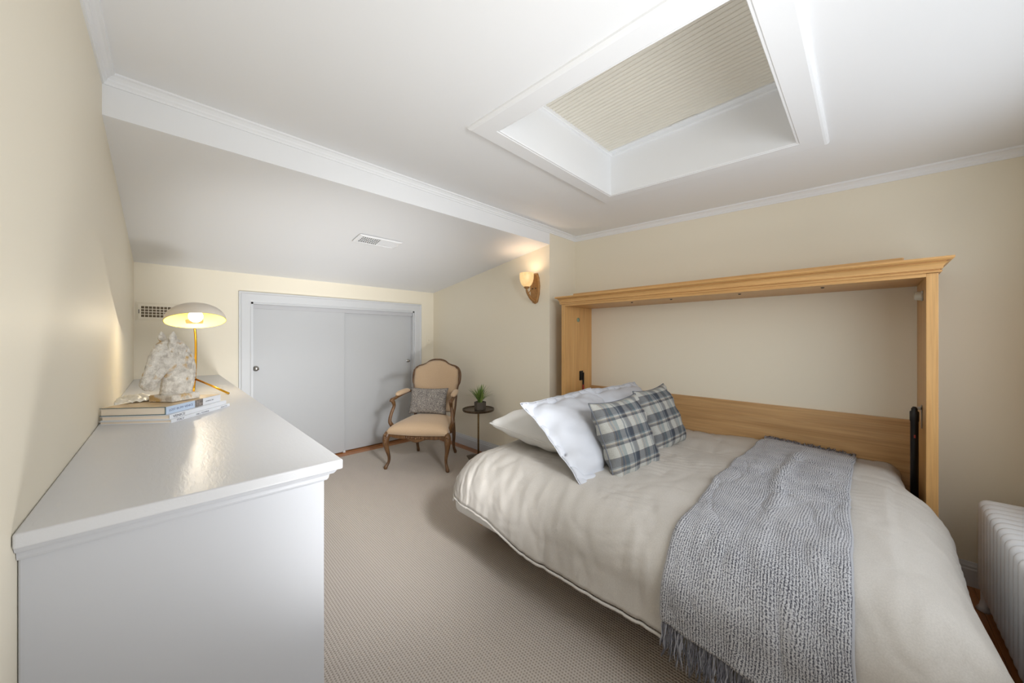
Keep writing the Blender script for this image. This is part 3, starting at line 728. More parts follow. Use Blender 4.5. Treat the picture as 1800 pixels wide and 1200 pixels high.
# gas struts with brackets
g = G(); g.box(2.80-cx0, 2.86-cx0, yL0-.86-.005, yL0-.86, 0.90, 0.99); bevel(g.make('strut_bracket', M['black_metal'], wb), .002)
st1 = G().tube([(2.835-cx0, yL0-.86-.022, 0.975), (2.835-cx0, yL0-.86-.022, 0.40)], 0.0085, 12).make('gas_strut', M['black_metal'], wb, True)
g = G(); g.tube([(2.835-cx0, yL0-.86-.022, 0.86), (2.835-cx0, yL0-.86-.022, 0.80)], 0.0092, 12); g.make('strut_sticker', M['red'], st1, True)
g = G(); g.box(2.74-cx0, 2.76-cx0, yR1-.86, yR1-.86+.004, 0.84, 0.96); g.box(2.735-cx0, 2.75-cx0, yR1-.86+.004, yR1-.86+.02, 0.935, 0.95); bevel(g.make('strut_bracket', M['chrome'], wb), .002)
ysx = yR1-.86+.030
st2 = G().tube([(2.69-cx0, ysx, 0.955), (2.69-cx0, ysx, 0.945), (2.69-cx0, ysx, 0.935), (2.69-cx0, ysx, 0.93), (2.69-cx0, ysx, 0.885), (2.69-cx0, ysx, 0.880), (2.69-cx0, ysx, 0.40)], [.006, .0115, .0115, .0165, .0165, .0145, .0145], 16).make('gas_strut', M['black_metal'], wb, True)
g = G(); g.box(2.6735-cx0, 2.6765-cx0, ysx-.003, ysx+.003, 0.80, 0.815); g.make('strut_sticker', M['red'], st2)
# folded-down platform and its foot rail
wbx('platform', 1.42, BX-.05, -0.13, 1.86, 0.14, 0.185, M['maple_y'], 0.003)
for yy in (0.0, 1.66): wbx('leg', 1.62, 1.67, yy, yy+.05, 0.0045, 0.14, M['black_metal'])
for yy in (-0.10, 1.80): wbx('side_rail', 1.5, BX-.02, yy, yy+.03, 0.05, 0.14, M['maple_x'])

mt = thing('mattress', 'white mattress showing under the near left corner of the comforter', 'mattress', (1.30, -0.10, 0.195))
g = G(); g.box(0, BX-.03-1.30, 0, 1.955, 0, 0.25); o = g.make('mattress_body', M['sheet_cream'], mt, True); bevel(o, 0.05, 5)

# ------------------------------------------------------------------ comforter
XF = 1.235; RXX = 0.22; TOP = 0.60; HEM = 0.265
def yfoot(x): return -0.250+0.110*sstep(2.30, 2.62, x)
RH = 0.30
def rfoot(x): return RXX*0.85*(1-0.6*sstep(2.25, 2.65, x))
def comf(a, b, off=0.0, nz=True):
    """a: cloth coordinate in X (a<0 hangs over the front); b: in Y. returns surface point"""
    xi = XF+RXX                       # inner edge of the flat top at the front
    X = xi+a
    ex = max(0.0, -a)*(1-0.17*sstep(0.72, 1.0, b))
    xw = max(xi, X)
    RF = rfoot(xw); y_lo = yfoot(xw)+RF; y_hi = 1.90-RH
    yi = y_lo+(y_hi-y_lo)*max(0, min(1, b)) if 0 <= b <= 1 else (y_lo if b < 0 else y_hi)
    eb = (-b if b < 0 else ((b-1)*0.86 if b > 1 else 0.0))   # metres when outside
    e = max(ex, eb); l = math.hypot(ex, eb)
    dx, dy = (-ex/l, (-eb if b < 0 else eb)/l) if l > 1e-9 else (0, 0)
    Re = RF if b < 0 else RH; R = Re if ex == 0 else (RXX if eb == 0 else Re+(RXX-Re)*ex/l)
    if e < R*PI/2:
        th = e/R; out = R*math.sin(th); dn = R*(1-math.cos(th))
    else:
        out = R+(0.02 if ex >= eb else 0.0)*min(1, (e-R*PI/2)/0.15); dn = R+(e-R*PI/2)
    if b > 1: out += 0.05*sstep(0.1, 0.5, e)*abs(dy)
    p = Vector((max(xi, X)+dx*out, yi+dy*out, TOP-dn))
    if nz:
        q = 0.5+0.5*min(1, e/0.3)
        px, py = X, yi+dy*e
        # soft crown, quilting lines and creases
        crown_ = 0.03*math.sin(max(0, min(1, (xw-1.3)/1.6))*PI)*(1 if eb == 0 else 0.6)
        lump = 0.020*fbm(px*2.3, py*2.3, 1.7, 2)
        wr = 0.004*fbm(px*3+py*1.2, py*11-px*4, 5.1, 3)+0.0035*fbm(px*5, py*22, 9.1, 2)*q
        st = 0
        cr1 = abs(fbm(px*3.1+0.6*py, py*6.5-px*1.5, 12.3, 3)); cr2 = abs(fbm(px*2.0-py*1.1, py*4.2+px*2.4, 31.7, 2))
        wr += (-0.007*math.exp(-cr1/0.06)*(0.35+0.65*abs(math.sin(px*2+py*3)))-0.004*math.exp(-cr2/0.045))*(1-0.4*min(1, e/0.2))
        wr += 0.0022*math.sin((px*0.9+py*0.35)*150)*sstep(0.15, 0.45, fbm(px*2.2, py*2.2, 44, 2))
        for yq in (1.62, 1.06, 0.60, 0.18):
            d = (py-yq-0.02*math.sin(px*5)); st -= 0.005*math.exp(-(d/0.010)**2)*sstep(0.05, 0.25, e)
        for xq in (2.35,):
            d = (px-xq-0.02*math.sin(py*4)); st -= 0.004*math.exp(-(d/0.012)**2)
        n = Vector((dx*math.sin(min(e/R, PI/2)), dy*math.sin(min(e/R, PI/2)), math.cos(min(e/R, PI/2))))
        p += n*(lump+wr+st); p.z += crown_*max(0, 1-e/0.35)
        # billow on hanging parts
        if e > 0.1: p += Vector((dx, dy, 0))*(0.007*math.sin(py*7.0+1)*sstep(0.1, 0.5, e) if ex >= eb else 0.006*math.sin(px*6)*sstep(.1, .5, e))
        # sag toward the wall
        p.z -= 0.025*sstep(2.72, 2.97, xw)
    if off: p += off if isinstance(off, Vector) else Vector((0, 0, off))
    return p
def hemlen(y): return RXX*PI/2+(TOP-RXX-HEM)
E_F = hemlen(0)
na, nb = 150, 190
As = [-E_F+(E_F+ (BX-0.035-(XF+RXX)))*i/na for i in range(na+1)]
eb_ = RXX*.85*PI/2+(TOP-RXX*.85-0.20)
Bs = []
nside = 36
for i in range(nside): Bs.append(-eb_*(1-i/nside))
for i in range(nb-2*nside+1): Bs.append(i/(nb-2*nside))
for i in range(1, nside+1): Bs.append(1+eb_*i/nside)
vs = []
for b in Bs:
    for a in As:
        vs.append(comf(a, b))
n1 = na+1
fs = [(j*n1+i, j*n1+i+1, (j+1)*n1+i+1, (j+1)*n1+i) for j in range(len(Bs)-1) for i in range(na)]
cf = mk('comforter', vs, fs, M['duvet'], None, True)
tag(cf, 'puffy greige comforter spread over the wall bed', 'comforter')
m = cf.modifiers.new('t', 'SOLIDIFY'); m.thickness = 0.028; m.offset = -1
# hem piping
hemv = [vs[j*n1]+Vector((0, 0, -0.012)) for j in range(len(Bs))]
G().tube([tuple(v-Vector((0,0,0))) for v in hemv], 0.006, 8).make('hem_piping', M['duvet'], cf, True)

# ------------------------------------------------------------------ throw blanket
def bpar(y, x):
    lo = yfoot(max(XF+RXX, x))+rfoot(max(XF+RXX, x)); hi = 1.90-RH; return (y-lo)/(hi-lo)
def throw_pt(s, t, lift):
    """s: metres of cloth from the wall end; t 0..1 across"""
    a_start = 2.935-(XF+RXX); a = a_start-s
    yl, yr = 0.492, 0.052
    yy = yl+(yr-yl)*t
    yy += 0.012*fbm(s*3, t*2, 2.2, 2)
    yy -= 0.030*sstep(0.9, 1.9, s)*t
    x = XF+RXX+a
    b = bpar(yy, x)
    p = comf(a, b); pa = comf(a+0.01, b)-comf(a-0.01, b); pb = comf(a, b+0.01)-comf(a, b-0.01)
    n = pa.cross(pb).normalized()
    rid = 0.016*math.exp(-((t-0.56+0.08*math.sin(s*2.0))/0.05)**2)*sstep(0.05, 0.5, s)*(1-0.75*sstep(0.9, 1.5, s))
    wv = 0.004*fbm(s*8, t*6, 7.7, 2)
    return p+n*(lift+rid+abs(wv)), n
Lt = (2.935-(XF+RXX))+RXX*PI/2+(TOP-RXX-0.325)
ns, ntt = 200, 60
vs = []; uv = []
for i in range(ns+1):
    for j in range(ntt+1):
        s = Lt*i/ns; t = j/ntt
        s2 = s+0.03*t*sstep(0.2, 1, i/ns)
        p, n = throw_pt(s2, t, 0.013)
        vs.append(p); uv.append((s, t*0.44))
n1 = ntt+1
fs = [(i*n1+j, i*n1+j+1, (i+1)*n1+j+1, (i+1)*n1+j) for i in range(ns) for j in range(ntt)]
tb = thing('throw_blanket', 'grey marled knit throw with fringe draped across the foot half of the comforter', 'blanket', (2.0, 0.27, 0.6))
off = Vector((2.0, 0.27, 0.6))
o = mk('knit_panel', [v-off for v in vs], fs, M['knit'], tb, True, uvs=uv)
m = o.modifiers.new('t', 'SOLIDIFY'); m.thickness = 0.009; m.offset = -1
random.seed(11)
g = G()
def strand(P, d, L, r, mi):
    pts = []; ph = random.uniform(0, 6); sway = Vector((random.uniform(-.25, .1), random.uniform(-.35, .35), 0))
    for k in range(7):
        t = k/6; q = P+d*(L*t)+sway*(L*t*t*0.35)+Vector((0.002*math.sin(t*14+ph), 0.003*math.cos(t*11+ph), 0)); pts.append(q)
    g.tube(pts, [r]*5+[r*.9, r*.6], 5, mi)
last = [vs[ns*n1+j] for j in range(n1)]; prev = [vs[(ns-3)*n1+j] for j in range(n1)]
for q in range(330):
    t = random.random()*ntt; j = min(ntt-1, int(t)); f = t-j
    P = last[j].lerp(last[j+1], f)-off; d = (Vector((-0.12, 0, -1))).normalized()
    strand(P+Vector((random.uniform(-.004, .003), 0, .008)), d, random.uniform(0.075, 0.125), random.uniform(0.0012, 0.0022), 1 if random.random() < .62 else 0)
o = g.make('fringe', [M['fringe'], M['fringe_dark']], tb, True); o['kind'] = 'stuff'
g = G()
first = [vs[j] for j in range(n1)]
for q in range(240):
    t = random.random()*ntt; j = min(ntt-1, int(t)); f = t-j
    P = first[j].lerp(first[j+1], f)-off
    pts = [P+Vector((-0.004, 0, 0.0)), P+Vector((0.02, random.uniform(-.01, .01), 0.010)), P+Vector((0.045, random.uniform(-.015, .015), random.uniform(-.005, .02)))]
    g.tube(pts, 0.0018, 5, 1 if random.random() < .5 else 0)
o = g.make('fringe', [M['fringe'], M['fringe_dark']], tb, True); o['kind'] = 'stuff'
# edge selvage
for t in (0.0, 1.0):
    pts = [vs[i*n1+(0 if t == 0 else ntt)]-off for i in range(0, ns+1, 2)]
    G().tube(pts, 0.006, 8).make('selvage', M['knit'], tb, True)

# ------------------------------------------------------------------ pillows
def pillow_mesh(Wd, Hh, Th, seed, flange=0.0, n=44, pinch=0.10, wr=0.006, sag=0.0):
    vs = []; fs = []; uv = []
    iw, ih = Wd/2-flange, Hh/2-flange
    def side(sg):
        base_ = len(vs)
        for j in range(n+1):
            for i in range(n+1):
                u, v = -1+2*i/n, -1+2*j/n
                x = u*Wd/2; y = v*Hh/2
                # edges bow inwards, corners stay out
                x *= 1-pinch*(1-v*v)*abs(u)**3; y *= 1-pinch*(1-u*u)*abs(v)**3
                uu = min(1, abs(u)*Wd/2/iw); vv = min(1, abs(v)*Hh/2/ih)
                pr_ = (max(0, 1-uu**2.6)*max(0, 1-vv**2.6))**0.5
                z = Th/2*pr_
                k = (1-max(abs(u), abs(v))**6)
                z += wr*fbm(u*2.2+seed, v*2.2, sg*1.5+seed, 4)*(0.3+pr_)*1.2*k
                ed = max(abs(u), abs(v))
                z += wr*1.2*math.sin(14*(u*v)+seed)*sstep(0.55, 0.85, ed)*(1-sstep(0.93, 1, ed))
                wav = (0.012 if flange else 0.004)*fbm(u*3+seed*3, v*3, 1.1, 2)*sstep(0.8, 1, ed)
                if ed > 0.999: z = 0
                vs.append((x, y, sg*(z+(0.0012 if ed < .999 else 0))+wav-sag*(1-v)*(1-v)*0.1)); uv.append(((u+1)/2, (v+1)/2*Hh/Wd))
        for j in range(n):
            for i in range(n):
                a = base_+j*(n+1)+i; q = (a, a+1, a+n+2, a+n+1); fs.append(q if sg > 0 else q[::-1])
    side(1); side(-1)
    return vs, fs, uv
def pillow(name, label, cat, Wd, Hh, Th, loc, rot, mat, seed, flange=0, pinch=0.10, wr=0.006, piping=None, group=None, bend=0.0):
    e = thing(name, label, cat, loc, group=group); e.rotation_euler = rot
    vs, fs, uv = pillow_mesh(Wd, Hh, Th, seed, flange, pinch=pinch, wr=wr)
    if bend: vs = [(x, y, z-bend*(x*x)*4) for x, y, z in vs]
    o = mk('cover', vs, fs, mat, e, True, uvs=uv)
    bm = bmesh.new(); bm.from_mesh(o.data); bmesh.ops.remove_doubles(bm, verts=bm.verts, dist=0.0002); bm.to_mesh(o.data); bm.free()
    if piping:
        pmat = M['plaid_seam'] if mat is M['plaid'] else mat
        n = 44; b = [(i) for i in range(n+1)]+[j*(n+1)+n for j in range(1, n+1)]+[n*(n+1)+i for i in range(n-1, -1, -1)]+[j*(n+1) for j in range(n-1, 0, -1)]
        pts = [vs[k] for k in b]; G().tube(pts+[pts[0]], piping, 6, cap=False).make('seam', pmat, e, True)
    return e
def orient(xdir, up, roll=0):
    """pillow local x -> xdir, local y -> up"""
    x = Vector(xdir).normalized(); y_ = Vector(up); y_ = (y_-x*y_.dot(x)).normalized(); z = x.cross(y_)
    return Matrix((x, y_, z)).transposed().to_euler()
gp = 'white pillows at the head of the bed'
pillow('pillow', 'flat ivory pillow whose corner points at the side table', 'pillow', 0.70, 0.58, 0.21, (1.90, 1.50, 0.712), orient((1, 0.06, 0.02), (-0.06, 1, 0.11)), M['sheet_cream'], 1.3, pinch=0.025, wr=0.003, piping=0.003, group=gp)
pillow('pillow', 'flat white pillow by the left cabinet panel, mostly behind the shams', 'pillow', 0.68, 0.54, 0.20, (2.53, 1.58, 0.745), orient((1, -0.02, 0), (0, 1, 0.12)), M['sheet'], 4.1, pinch=0.07, piping=0.003, group=gp)
pillow('pillow_sham', 'large white flanged sham directly behind the front plaid cushion', 'pillow', 0.74, 0.54, 0.17, (1.765, 1.150, 0.770), orient((1, 0.03, 0.02), (-0.06, 0.68, 0.60)), M['sheet'], 2.2, flange=0.045, pinch=0.05, wr=0.011, piping=0.0025, group=gp)
pillow('pillow_sham', 'white flanged sham leaning by the wall, top showing behind the two plaid cushions', 'pillow', 0.70, 0.52, 0.17, (2.40, 1.165, 0.770), orient((1, -0.02, -0.01), (0.03, 0.68, 0.62)), M['sheet'], 6.2, flange=0.045, pinch=0.05, wr=0.008, piping=0.0025, group=gp)
gc = 'blue grey plaid cushions on the bed'
pillow('plaid_cushion', 'blue grey plaid cushion nearest the camera, leaning on the large white sham', 'cushion', 0.43, 0.42, 0.15, (1.80, 0.930, 0.768), orient((0.98, -0.12, 0.03), (-0.10, 0.38, 0.88)), M['plaid'], 3.3, pinch=0.10, wr=0.005, piping=0.003, group=gc)
pillow('plaid_cushion', 'blue grey plaid cushion against the wooden back rail, behind the other plaid one', 'cushion', 0.43, 0.42, 0.15, (2.37, 0.975, 0.770), orient((0.98, -0.05, 0.03), (0.03, 0.38, 0.88)), M['plaid'], 8.8, pinch=0.10, wr=0.005, piping=0.003, group=gc)

# ------------------------------------------------------------------ radiator (stands across the near wall, in front of the window)
rd = thing('radiator', 'white column radiator with many sections between the bed foot and right wall', 'radiator', (2.78, -0.375, 0))
def section():
    # profile in local y (towards -y is depth) and z
    g = G(); D = 0.19; Hh = 0.53
    t = 0.024
    def outline(inset):
        pts = []; r = 0.035
        y0, y1, z0, z1 = -D+inset, 0-inset, 0.085+inset, Hh-inset
        for cy_, cz_, a0 in ((y1-r, z1-r, 0), (y0+r, z1-r, 90), (y0+r, z0+r, 180), (y1-r, z0+r, 270)):
            for k in range(6):
                a = math.radians(a0+90*k/5); pts.append((cy_+r*math.cos(a), cz_+r*math.sin(a)))
        return pts
    # rounded slab, thick in the middle and thin on its edge
    rings = [(-t, 0.014), (-t*0.72, 0.005), (-t*0.25, 0.0), (t*0.25, 0.0), (t*0.72, 0.005), (t, 0.014)]
    vs = []; n = 24
    for x, ins in rings:
        for yy, zz in outline(ins): vs.append((x, yy, zz))
    fs = [(i*n+j, i*n+(j+1) % n, (i+1)*n+(j+1) % n, (i+1)*n+j) for i in range(len(rings)-1) for j in range(n)]
    fs += [tuple(range(n))[::-1], tuple((len(rings)-1)*n+j for j in range(n))]
    g.add(vs, fs)
    # flutes between the columns
    for yy in (-0.028, -0.073, -0.118, -0.163): g.tube([(0, yy, 0.11), (0, yy, Hh-0.03)], 0.0262, 10)
    return g
s0 = section().make('section', M['radiator'], rd, True); autosmooth(s0, 0.9)
s0.location = (0.0, 0, 0)
for i in range(1, 22): dupc(s0, rd, (-0.058*i, 0, 0))
for x in (0.0, -0.058*21):
    for yy in (-0.028, -0.163):
        G().tube([(x, yy, 0.10), (x, yy+.004, 0.05), (x, yy+.010, 0.02), (x, yy+.012, 0.0)], [0.022, 0.017, 0.017, 0.026], 12).make('foot', M['radiator'], rd, True)
G().tube([(0.02, -0.095, 0.13), (0.10, -0.095, 0.13), (0.12, -0.095, 0.11), (0.12, -0.095, 0.0)], 0.014, 12).make('supply_pipe', M['radiator'], rd, True)

# ------------------------------------------------------------------ armchair
ac = thing('armchair', 'carved walnut armchair with tan velvet upholstery in the alcove corner', 'armchair', (1.741, 3.10, 0.0045), math.radians(-52.3))
WL = M['walnut']
def legf(sx):
    x = 0.300*sx
    pts = [(x-.0*sx, 0.035, 0.358), (x+.012*sx, 0.014, 0.325), (x+.018*sx, 0.004, 0.28), (x+.010*sx, 0.012, 0.20), (x-.006*sx, 0.026, 0.12), (x-.004*sx, 0.026, 0.07), (x+.010*sx, 0.012, 0.035), (x+.018*sx, 0.004, 0.016), (x+.016*sx, 0.006, 0.0)]
    return G().tube(smooth_path(pts, 3), interp([0.030, 0.036, 0.032, 0.022, 0.015, 0.0135, 0.016, 0.020, 0.014], 3), 12)
def legr(sx):
    x = 0.215*sx
    pts = [(x, 0.50, 0.40), (x, 0.515, 0.32), (x+.006*sx, 0.525, 0.22), (x-.002*sx, 0.535, 0.12), (x-.002*sx, 0.555, 0.06), (x+.004*sx, 0.580, 0.02), (x+.004*sx, 0.582, 0.0)]
    return G().tube(smooth_path(pts, 3), interp([0.024, 0.024, 0.020, 0.016, 0.015, 0.018, 0.014], 3), 12)
for sx in (-1, 1):
    lg = legf(sx).make('leg', WL, ac, True)
    kg = G()
    for (dx, dz, r) in ((0, 0.345, .012), (-.012, .325, .010), (.012, .325, .010), (0, .300, .010), (0, .318, .012), (0, .27, .007)):
        kg.ball((0.315*sx+dx, -0.024+abs(dx)*.5, dz), (r, r*.6, r*1.3), 8, 6)
    kg.make('carving', WL, lg, True)
    legr(sx).make('leg', WL, ac, True)
# seat rail: serpentine front apron, side rails, back rail
def rail(pts, h0, h1, th):
    g = G(); n = len(pts); vs = []
    for i, (x, yy) in enumerate(pts):
        a = Vector(pts[max(0, i-1)]); b = Vector(pts[min(n-1, i+1)]); d = (b-a).normalized(); nn = Vector((-d.y, d.x))
        z0, z1 = h0(i/(n-1)), h1(i/(n-1))
        for o, z in ((0, z0), (th, z0), (th, z1), (0, z1)): vs.append((x+nn.x*o, yy+nn.y*o, z))
    fs = [(i*4+j, i*4+(j+1) % 4, (i+1)*4+(j+1) % 4, (i+1)*4+j) for i in range(n-1) for j in range(4)]+[(3, 2, 1, 0), tuple((n-1)*4+j for j in range(4))]
    g.add(vs, fs); return g
N = 25
fp = [(-0.30+0.60*i/(N-1), 0.012-0.030*math.sin(PI*i/(N-1))) for i in range(N)]
ap = rail(fp, lambda t: 0.318-0.022*math.exp(-((t-.5)/.16)**2)-0.012*math.sin(PI*t)+0.006*math.cos(6*PI*t), lambda t: 0.360, 0.03).make('front_rail', WL, ac); bevel(ap, .006, 2)
cg = G()
for i in range(13):
    t = (i-6)/6; cg.ball((t*0.115, -0.021+0.006*abs(t), 0.322-0.004*math.cos(t*9)+.006*(i % 2)), (0.010, 0.005, 0.012), 8, 6)
cg.make('carving', WL, ap, True)
for sx in (-1, 1):
    sp_ = [((0.315-0.095*i/12)*sx, 0.02+0.485*i/12) for i in range(13)]
    if sx > 0: sp_ = sp_
    r_ = rail(sp_, lambda t: 0.318+0.01*math.sin(PI*t), lambda t: 0.362, 0.03*sx).make('side_rail', WL, ac); bevel(r_, .005, 2)
bevel(rail([(-0.215, .495), (.215, .495)], lambda t: .33, lambda t: .40, .028).make('back_rail', WL, ac), .004)
# seat cushion (upholstered dome)
n = 40; vs = []; fs = []
for j in range(n+1):
    for i in range(n+1):
        u, v = -1+2*i/n, j/n
        hw = 0.325-0.085*v; x = u*hw; yy = 0.002+0.49*v-0.035*(1-u*u)*(1-v)
        du = max(0, 1-abs(u)**4)**0.5; dv = max(0, 1-abs(2*v-1)**5)**0.5
        corner = du*dv
        z = 0.350+0.098*corner**0.7+0.014*corner*(1-u*u)+0.024*v
        x *= 1+0.03*corner*0; vs.append((x, yy, z))
for j in range(n):
    for i in range(n): a = j*(n+1)+i; fs.append((a, a+1, a+n+2, a+n+1))
b0 = len(vs); vs.append((0, .25, .352))
edge = [i for i in range(n+1)]+[j*(n+1)+n for j in range(1, n+1)]+[n*(n+1)+i for i in range(n-1, -1, -1)]+[j*(n+1) for j in range(n-1, 0, -1)]
for k in range(len(edge)): fs.append((edge[k], b0, edge[(k+1) % len(edge)]))
mk('seat', vs, fs, M['uphol'], ac, True); 
# back: frame outline in the plane of the back (x, z) with recline
def rec(z): return 0.505+0.20*max(0, z-0.42)**1.15+0.0
half = [(0.0, 1.042), (0.045, 1.040), (0.09, 1.026), (0.125, 1.000), (0.165, 0.984), (0.21, 0.972), (0.247, 0.948), (0.268, 0.905), (0.272, 0.855), (0.266, 0.80), (0.250, 0.765),  (0.240, 0.70), (0.236, 0.62), (0.232, 0.54), (0.224, 0.46), (0.217, 0.40)]
right = [(x, rec(z), z) for x, z in half]; left = [(-x, y_, z) for x, y_, z in right]
path = left[::-1]+right[1:]
sp2 = smooth_path(path, 3)
rr = [0.020+0.004*math.exp(-((p.z-1.05)/.02)**2) for p in sp2]
bf = G().tube(sp2, rr, 12, squash=(1.0, 0.85)).make('back_frame', WL, ac, True)
cg = G()
for k in range(9):
    a = PI*(k/8); cg.ball((0.034*math.cos(a), rec(1.04)-0.014, 1.034+0.018*math.sin(a)), (0.008, 0.007, 0.010), 8, 6)
cg.ball((0, rec(1.03)-.018, 1.032), (0.016, 0.008, 0.013), 10, 6)
cg.make('carving', WL, bf, True)
for sx in (-1, 1):
    cg = G()
    for k in range(6): cg.ball((sx*(0.05+k*0.014), rec(1.02)-.016, 1.036-0.0055*k-0.0006*k*k), (0.008, 0.005, 0.006), 8, 6)
    cg.make('carving', WL, bf, True); cg = G()
    for k in range(8): cg.ball((sx*(0.266), rec(.87)-.018, .93-0.016*k), (0.006, 0.004, 0.0085), 8, 6)
    cg.make('carving', WL, bf, True)
lowbar = G().tube(smooth_path([(-.228, rec(.50), .50), (-.1, rec(.485), .485), (0, rec(.48), .48), (.1, rec(.485), .485), (.228, rec(.50), .50)], 3), 0.016, 10).make('back_rail', WL, ac, True)
# back upholstery: puffed panel filling the outline
rows = []
def halfw(z):
    pts = [(zz, xx) for xx, zz in half]
    for (z1, x1), (z2, x2) in zip(pts, pts[1:]):
        if z2 <= z <= z1: return x1+(x2-x1)*((z1-z)/(z1-z2) if z1 > z2 else 0)
    return half[-1][0] if z < .5 else 0
vs = []; nz_, nx_ = 34, 28
for j in range(nz_+1):
    for i in range(nx_+1):
        u = -1+2*i/nx_; zt = 0.50+(1.038-0.50)*1.0
        # column-wise mapping: top height for this x
        x = u*0.247
        zt = 1.04
        for (x1, z1), (x2, z2) in zip(half, half[1:]):
            if x1 <= abs(x) <= x2: zt = z1+(z2-z1)*(abs(x)-x1)/(x2-x1+1e-9)-0.012; break
        v = j/nz_; z = 0.49+(zt-0.49)*v
        w_ = max(0.2, min(1, (halfw(z)-0.012)/0.247)) if z < 0.95 else min(1, (halfw(z)-0.010)/0.247+0.0)
        if z < 0.95: x *= w_
        puff = (max(0, 1-abs(u)**4)*max(0, 1-abs(2*v-1)**6))**0.5
        vs.append((x, rec(z)-0.006-0.030*puff, z))
fs = [(j*(nx_+1)+i, j*(nx_+1)+i+1, (j+1)*(nx_+1)+i+1, (j+1)*(nx_+1)+i) for j in range(nz_) for i in range(nx_)]
o = mk('backrest', vs, fs, M['uphol'], ac, True); m = o.modifiers.new('t', 'SOLIDIFY'); m.thickness = 0.02; m.offset = 1
# nail/gimp trim
for sx in (-1, 1):
    post = smooth_path([(0.292*sx, 0.155, 0.355), (0.318*sx, 0.125, 0.41), (0.330*sx, 0.112, 0.455), (0.322*sx, 0.135, 0.53), (0.306*sx, 0.158, 0.595), (0.306*sx, 0.145, 0.635), (0.310*sx, 0.125, 0.660)], 3)
    G().tube(post, interp([0.026, 0.021, 0.017, 0.016, 0.016, 0.020, 0.018], 3), 12).make('arm_post', WL, ac, True)
    arm = smooth_path([(0.316*sx, 0.105, 0.650), (0.312*sx, 0.125, 0.668), (0.308*sx, 0.17, 0.672), (0.298*sx, 0.27, 0.688), (0.282*sx, 0.40, 0.705), (0.258*sx, 0.50, 0.712), (0.242*sx, rec(.71)+.0, 0.712)], 3)
    am = G().tube(arm, interp([0.014, 0.021, 0.019, 0.018, 0.018, 0.018, 0.016], 3), 12, squash=(1.1, .8)).make('armrest', WL, ac, True)
    pad = smooth_path([(0.304*sx, 0.215, 0.698), (0.302*sx, 0.24, 0.708), (0.299*sx, 0.28, 0.714), (0.288*sx, 0.36, 0.720), (0.277*sx, 0.42, 0.722), (0.270*sx, 0.45, 0.715)], 3)
    G().tube(pad, interp([0.014, 0.027, 0.031, 0.031, 0.027, 0.014], 3), 14, squash=(1.05, .8)).make('arm_pad', M['uphol'], ac, True)
# lumbar cushion on the chair
cr = math.radians(-52.3)
def chw(x, y, z): return (1.741+x*math.cos(cr)-y*math.sin(cr), 3.10+x*math.sin(cr)+y*math.cos(cr), z)
Lx = Vector((math.cos(cr), math.sin(cr), 0)); Ly = Vector((-math.sin(cr), math.cos(cr), 0))
pillow('lumbar_cushion', 'small grey scroll print lumbar cushion on the tan armchair', 'cushion', 0.43, 0.285, 0.11, chw(-0.035, 0.415, 0.615), orient(Lx, Ly*0.28+Vector((0, 0, 1))+Lx*0.03), M['damask'], 5.5, pinch=0.08, wr=0.003, piping=0.002)

# ------------------------------------------------------------------ side table with plant
tx_, ty_ = 2.405, 2.955
sd = thing('side_table', 'small round bronze pedestal table between armchair and bed', 'table', (tx_, ty_, 0.0045))
zt = 0.528
G().lathe([(0, zt-0.016), (0.150, zt-0.016), (0.166, zt-0.014), (0.172, zt-0.004), (0.172, zt+0.010), (0.166, zt+0.010), (0.163, zt), (0.0, zt)], 48).make('tray_top', M['dark_bronze'], sd, True); autosmooth(COL.objects[-1], .7)
G().tube([(0, 0, 0.03), (0, 0, zt-0.05), (0, 0, zt-0.03), (0, 0, zt-0.016)], [0.010, 0.010, 0.014, 0.03], 12).make('stem', M['bronze'], sd, True)
g = G(); k3 = [(0.150*math.cos(math.radians(a)), 0.150*math.sin(math.radians(a))) for a in (215, 335, 95)]
vs = []
hexp = []
for a in (215, 335, 95):
    for da in (-16, 16): hexp.append((math.radians(a+da)))
for r, z in ((0.150, 0.0), (0.148, 0.008), (0.05, 0.03), (0.018, 0.045)):
    for a in hexp: vs.append((r*math.cos(a), r*math.sin(a), z))
fs = [(i*6+j, i*6+(j+1) % 6, (i+1)*6+(j+1) % 6, (i+1)*6+j) for i in range(3) for j in range(6)]+[(5, 4, 3, 2, 1, 0), (18, 19, 20, 21, 22, 23)]
g.add(vs, fs); bevel(g.make('base', M['dark_bronze'], sd), 0.003)

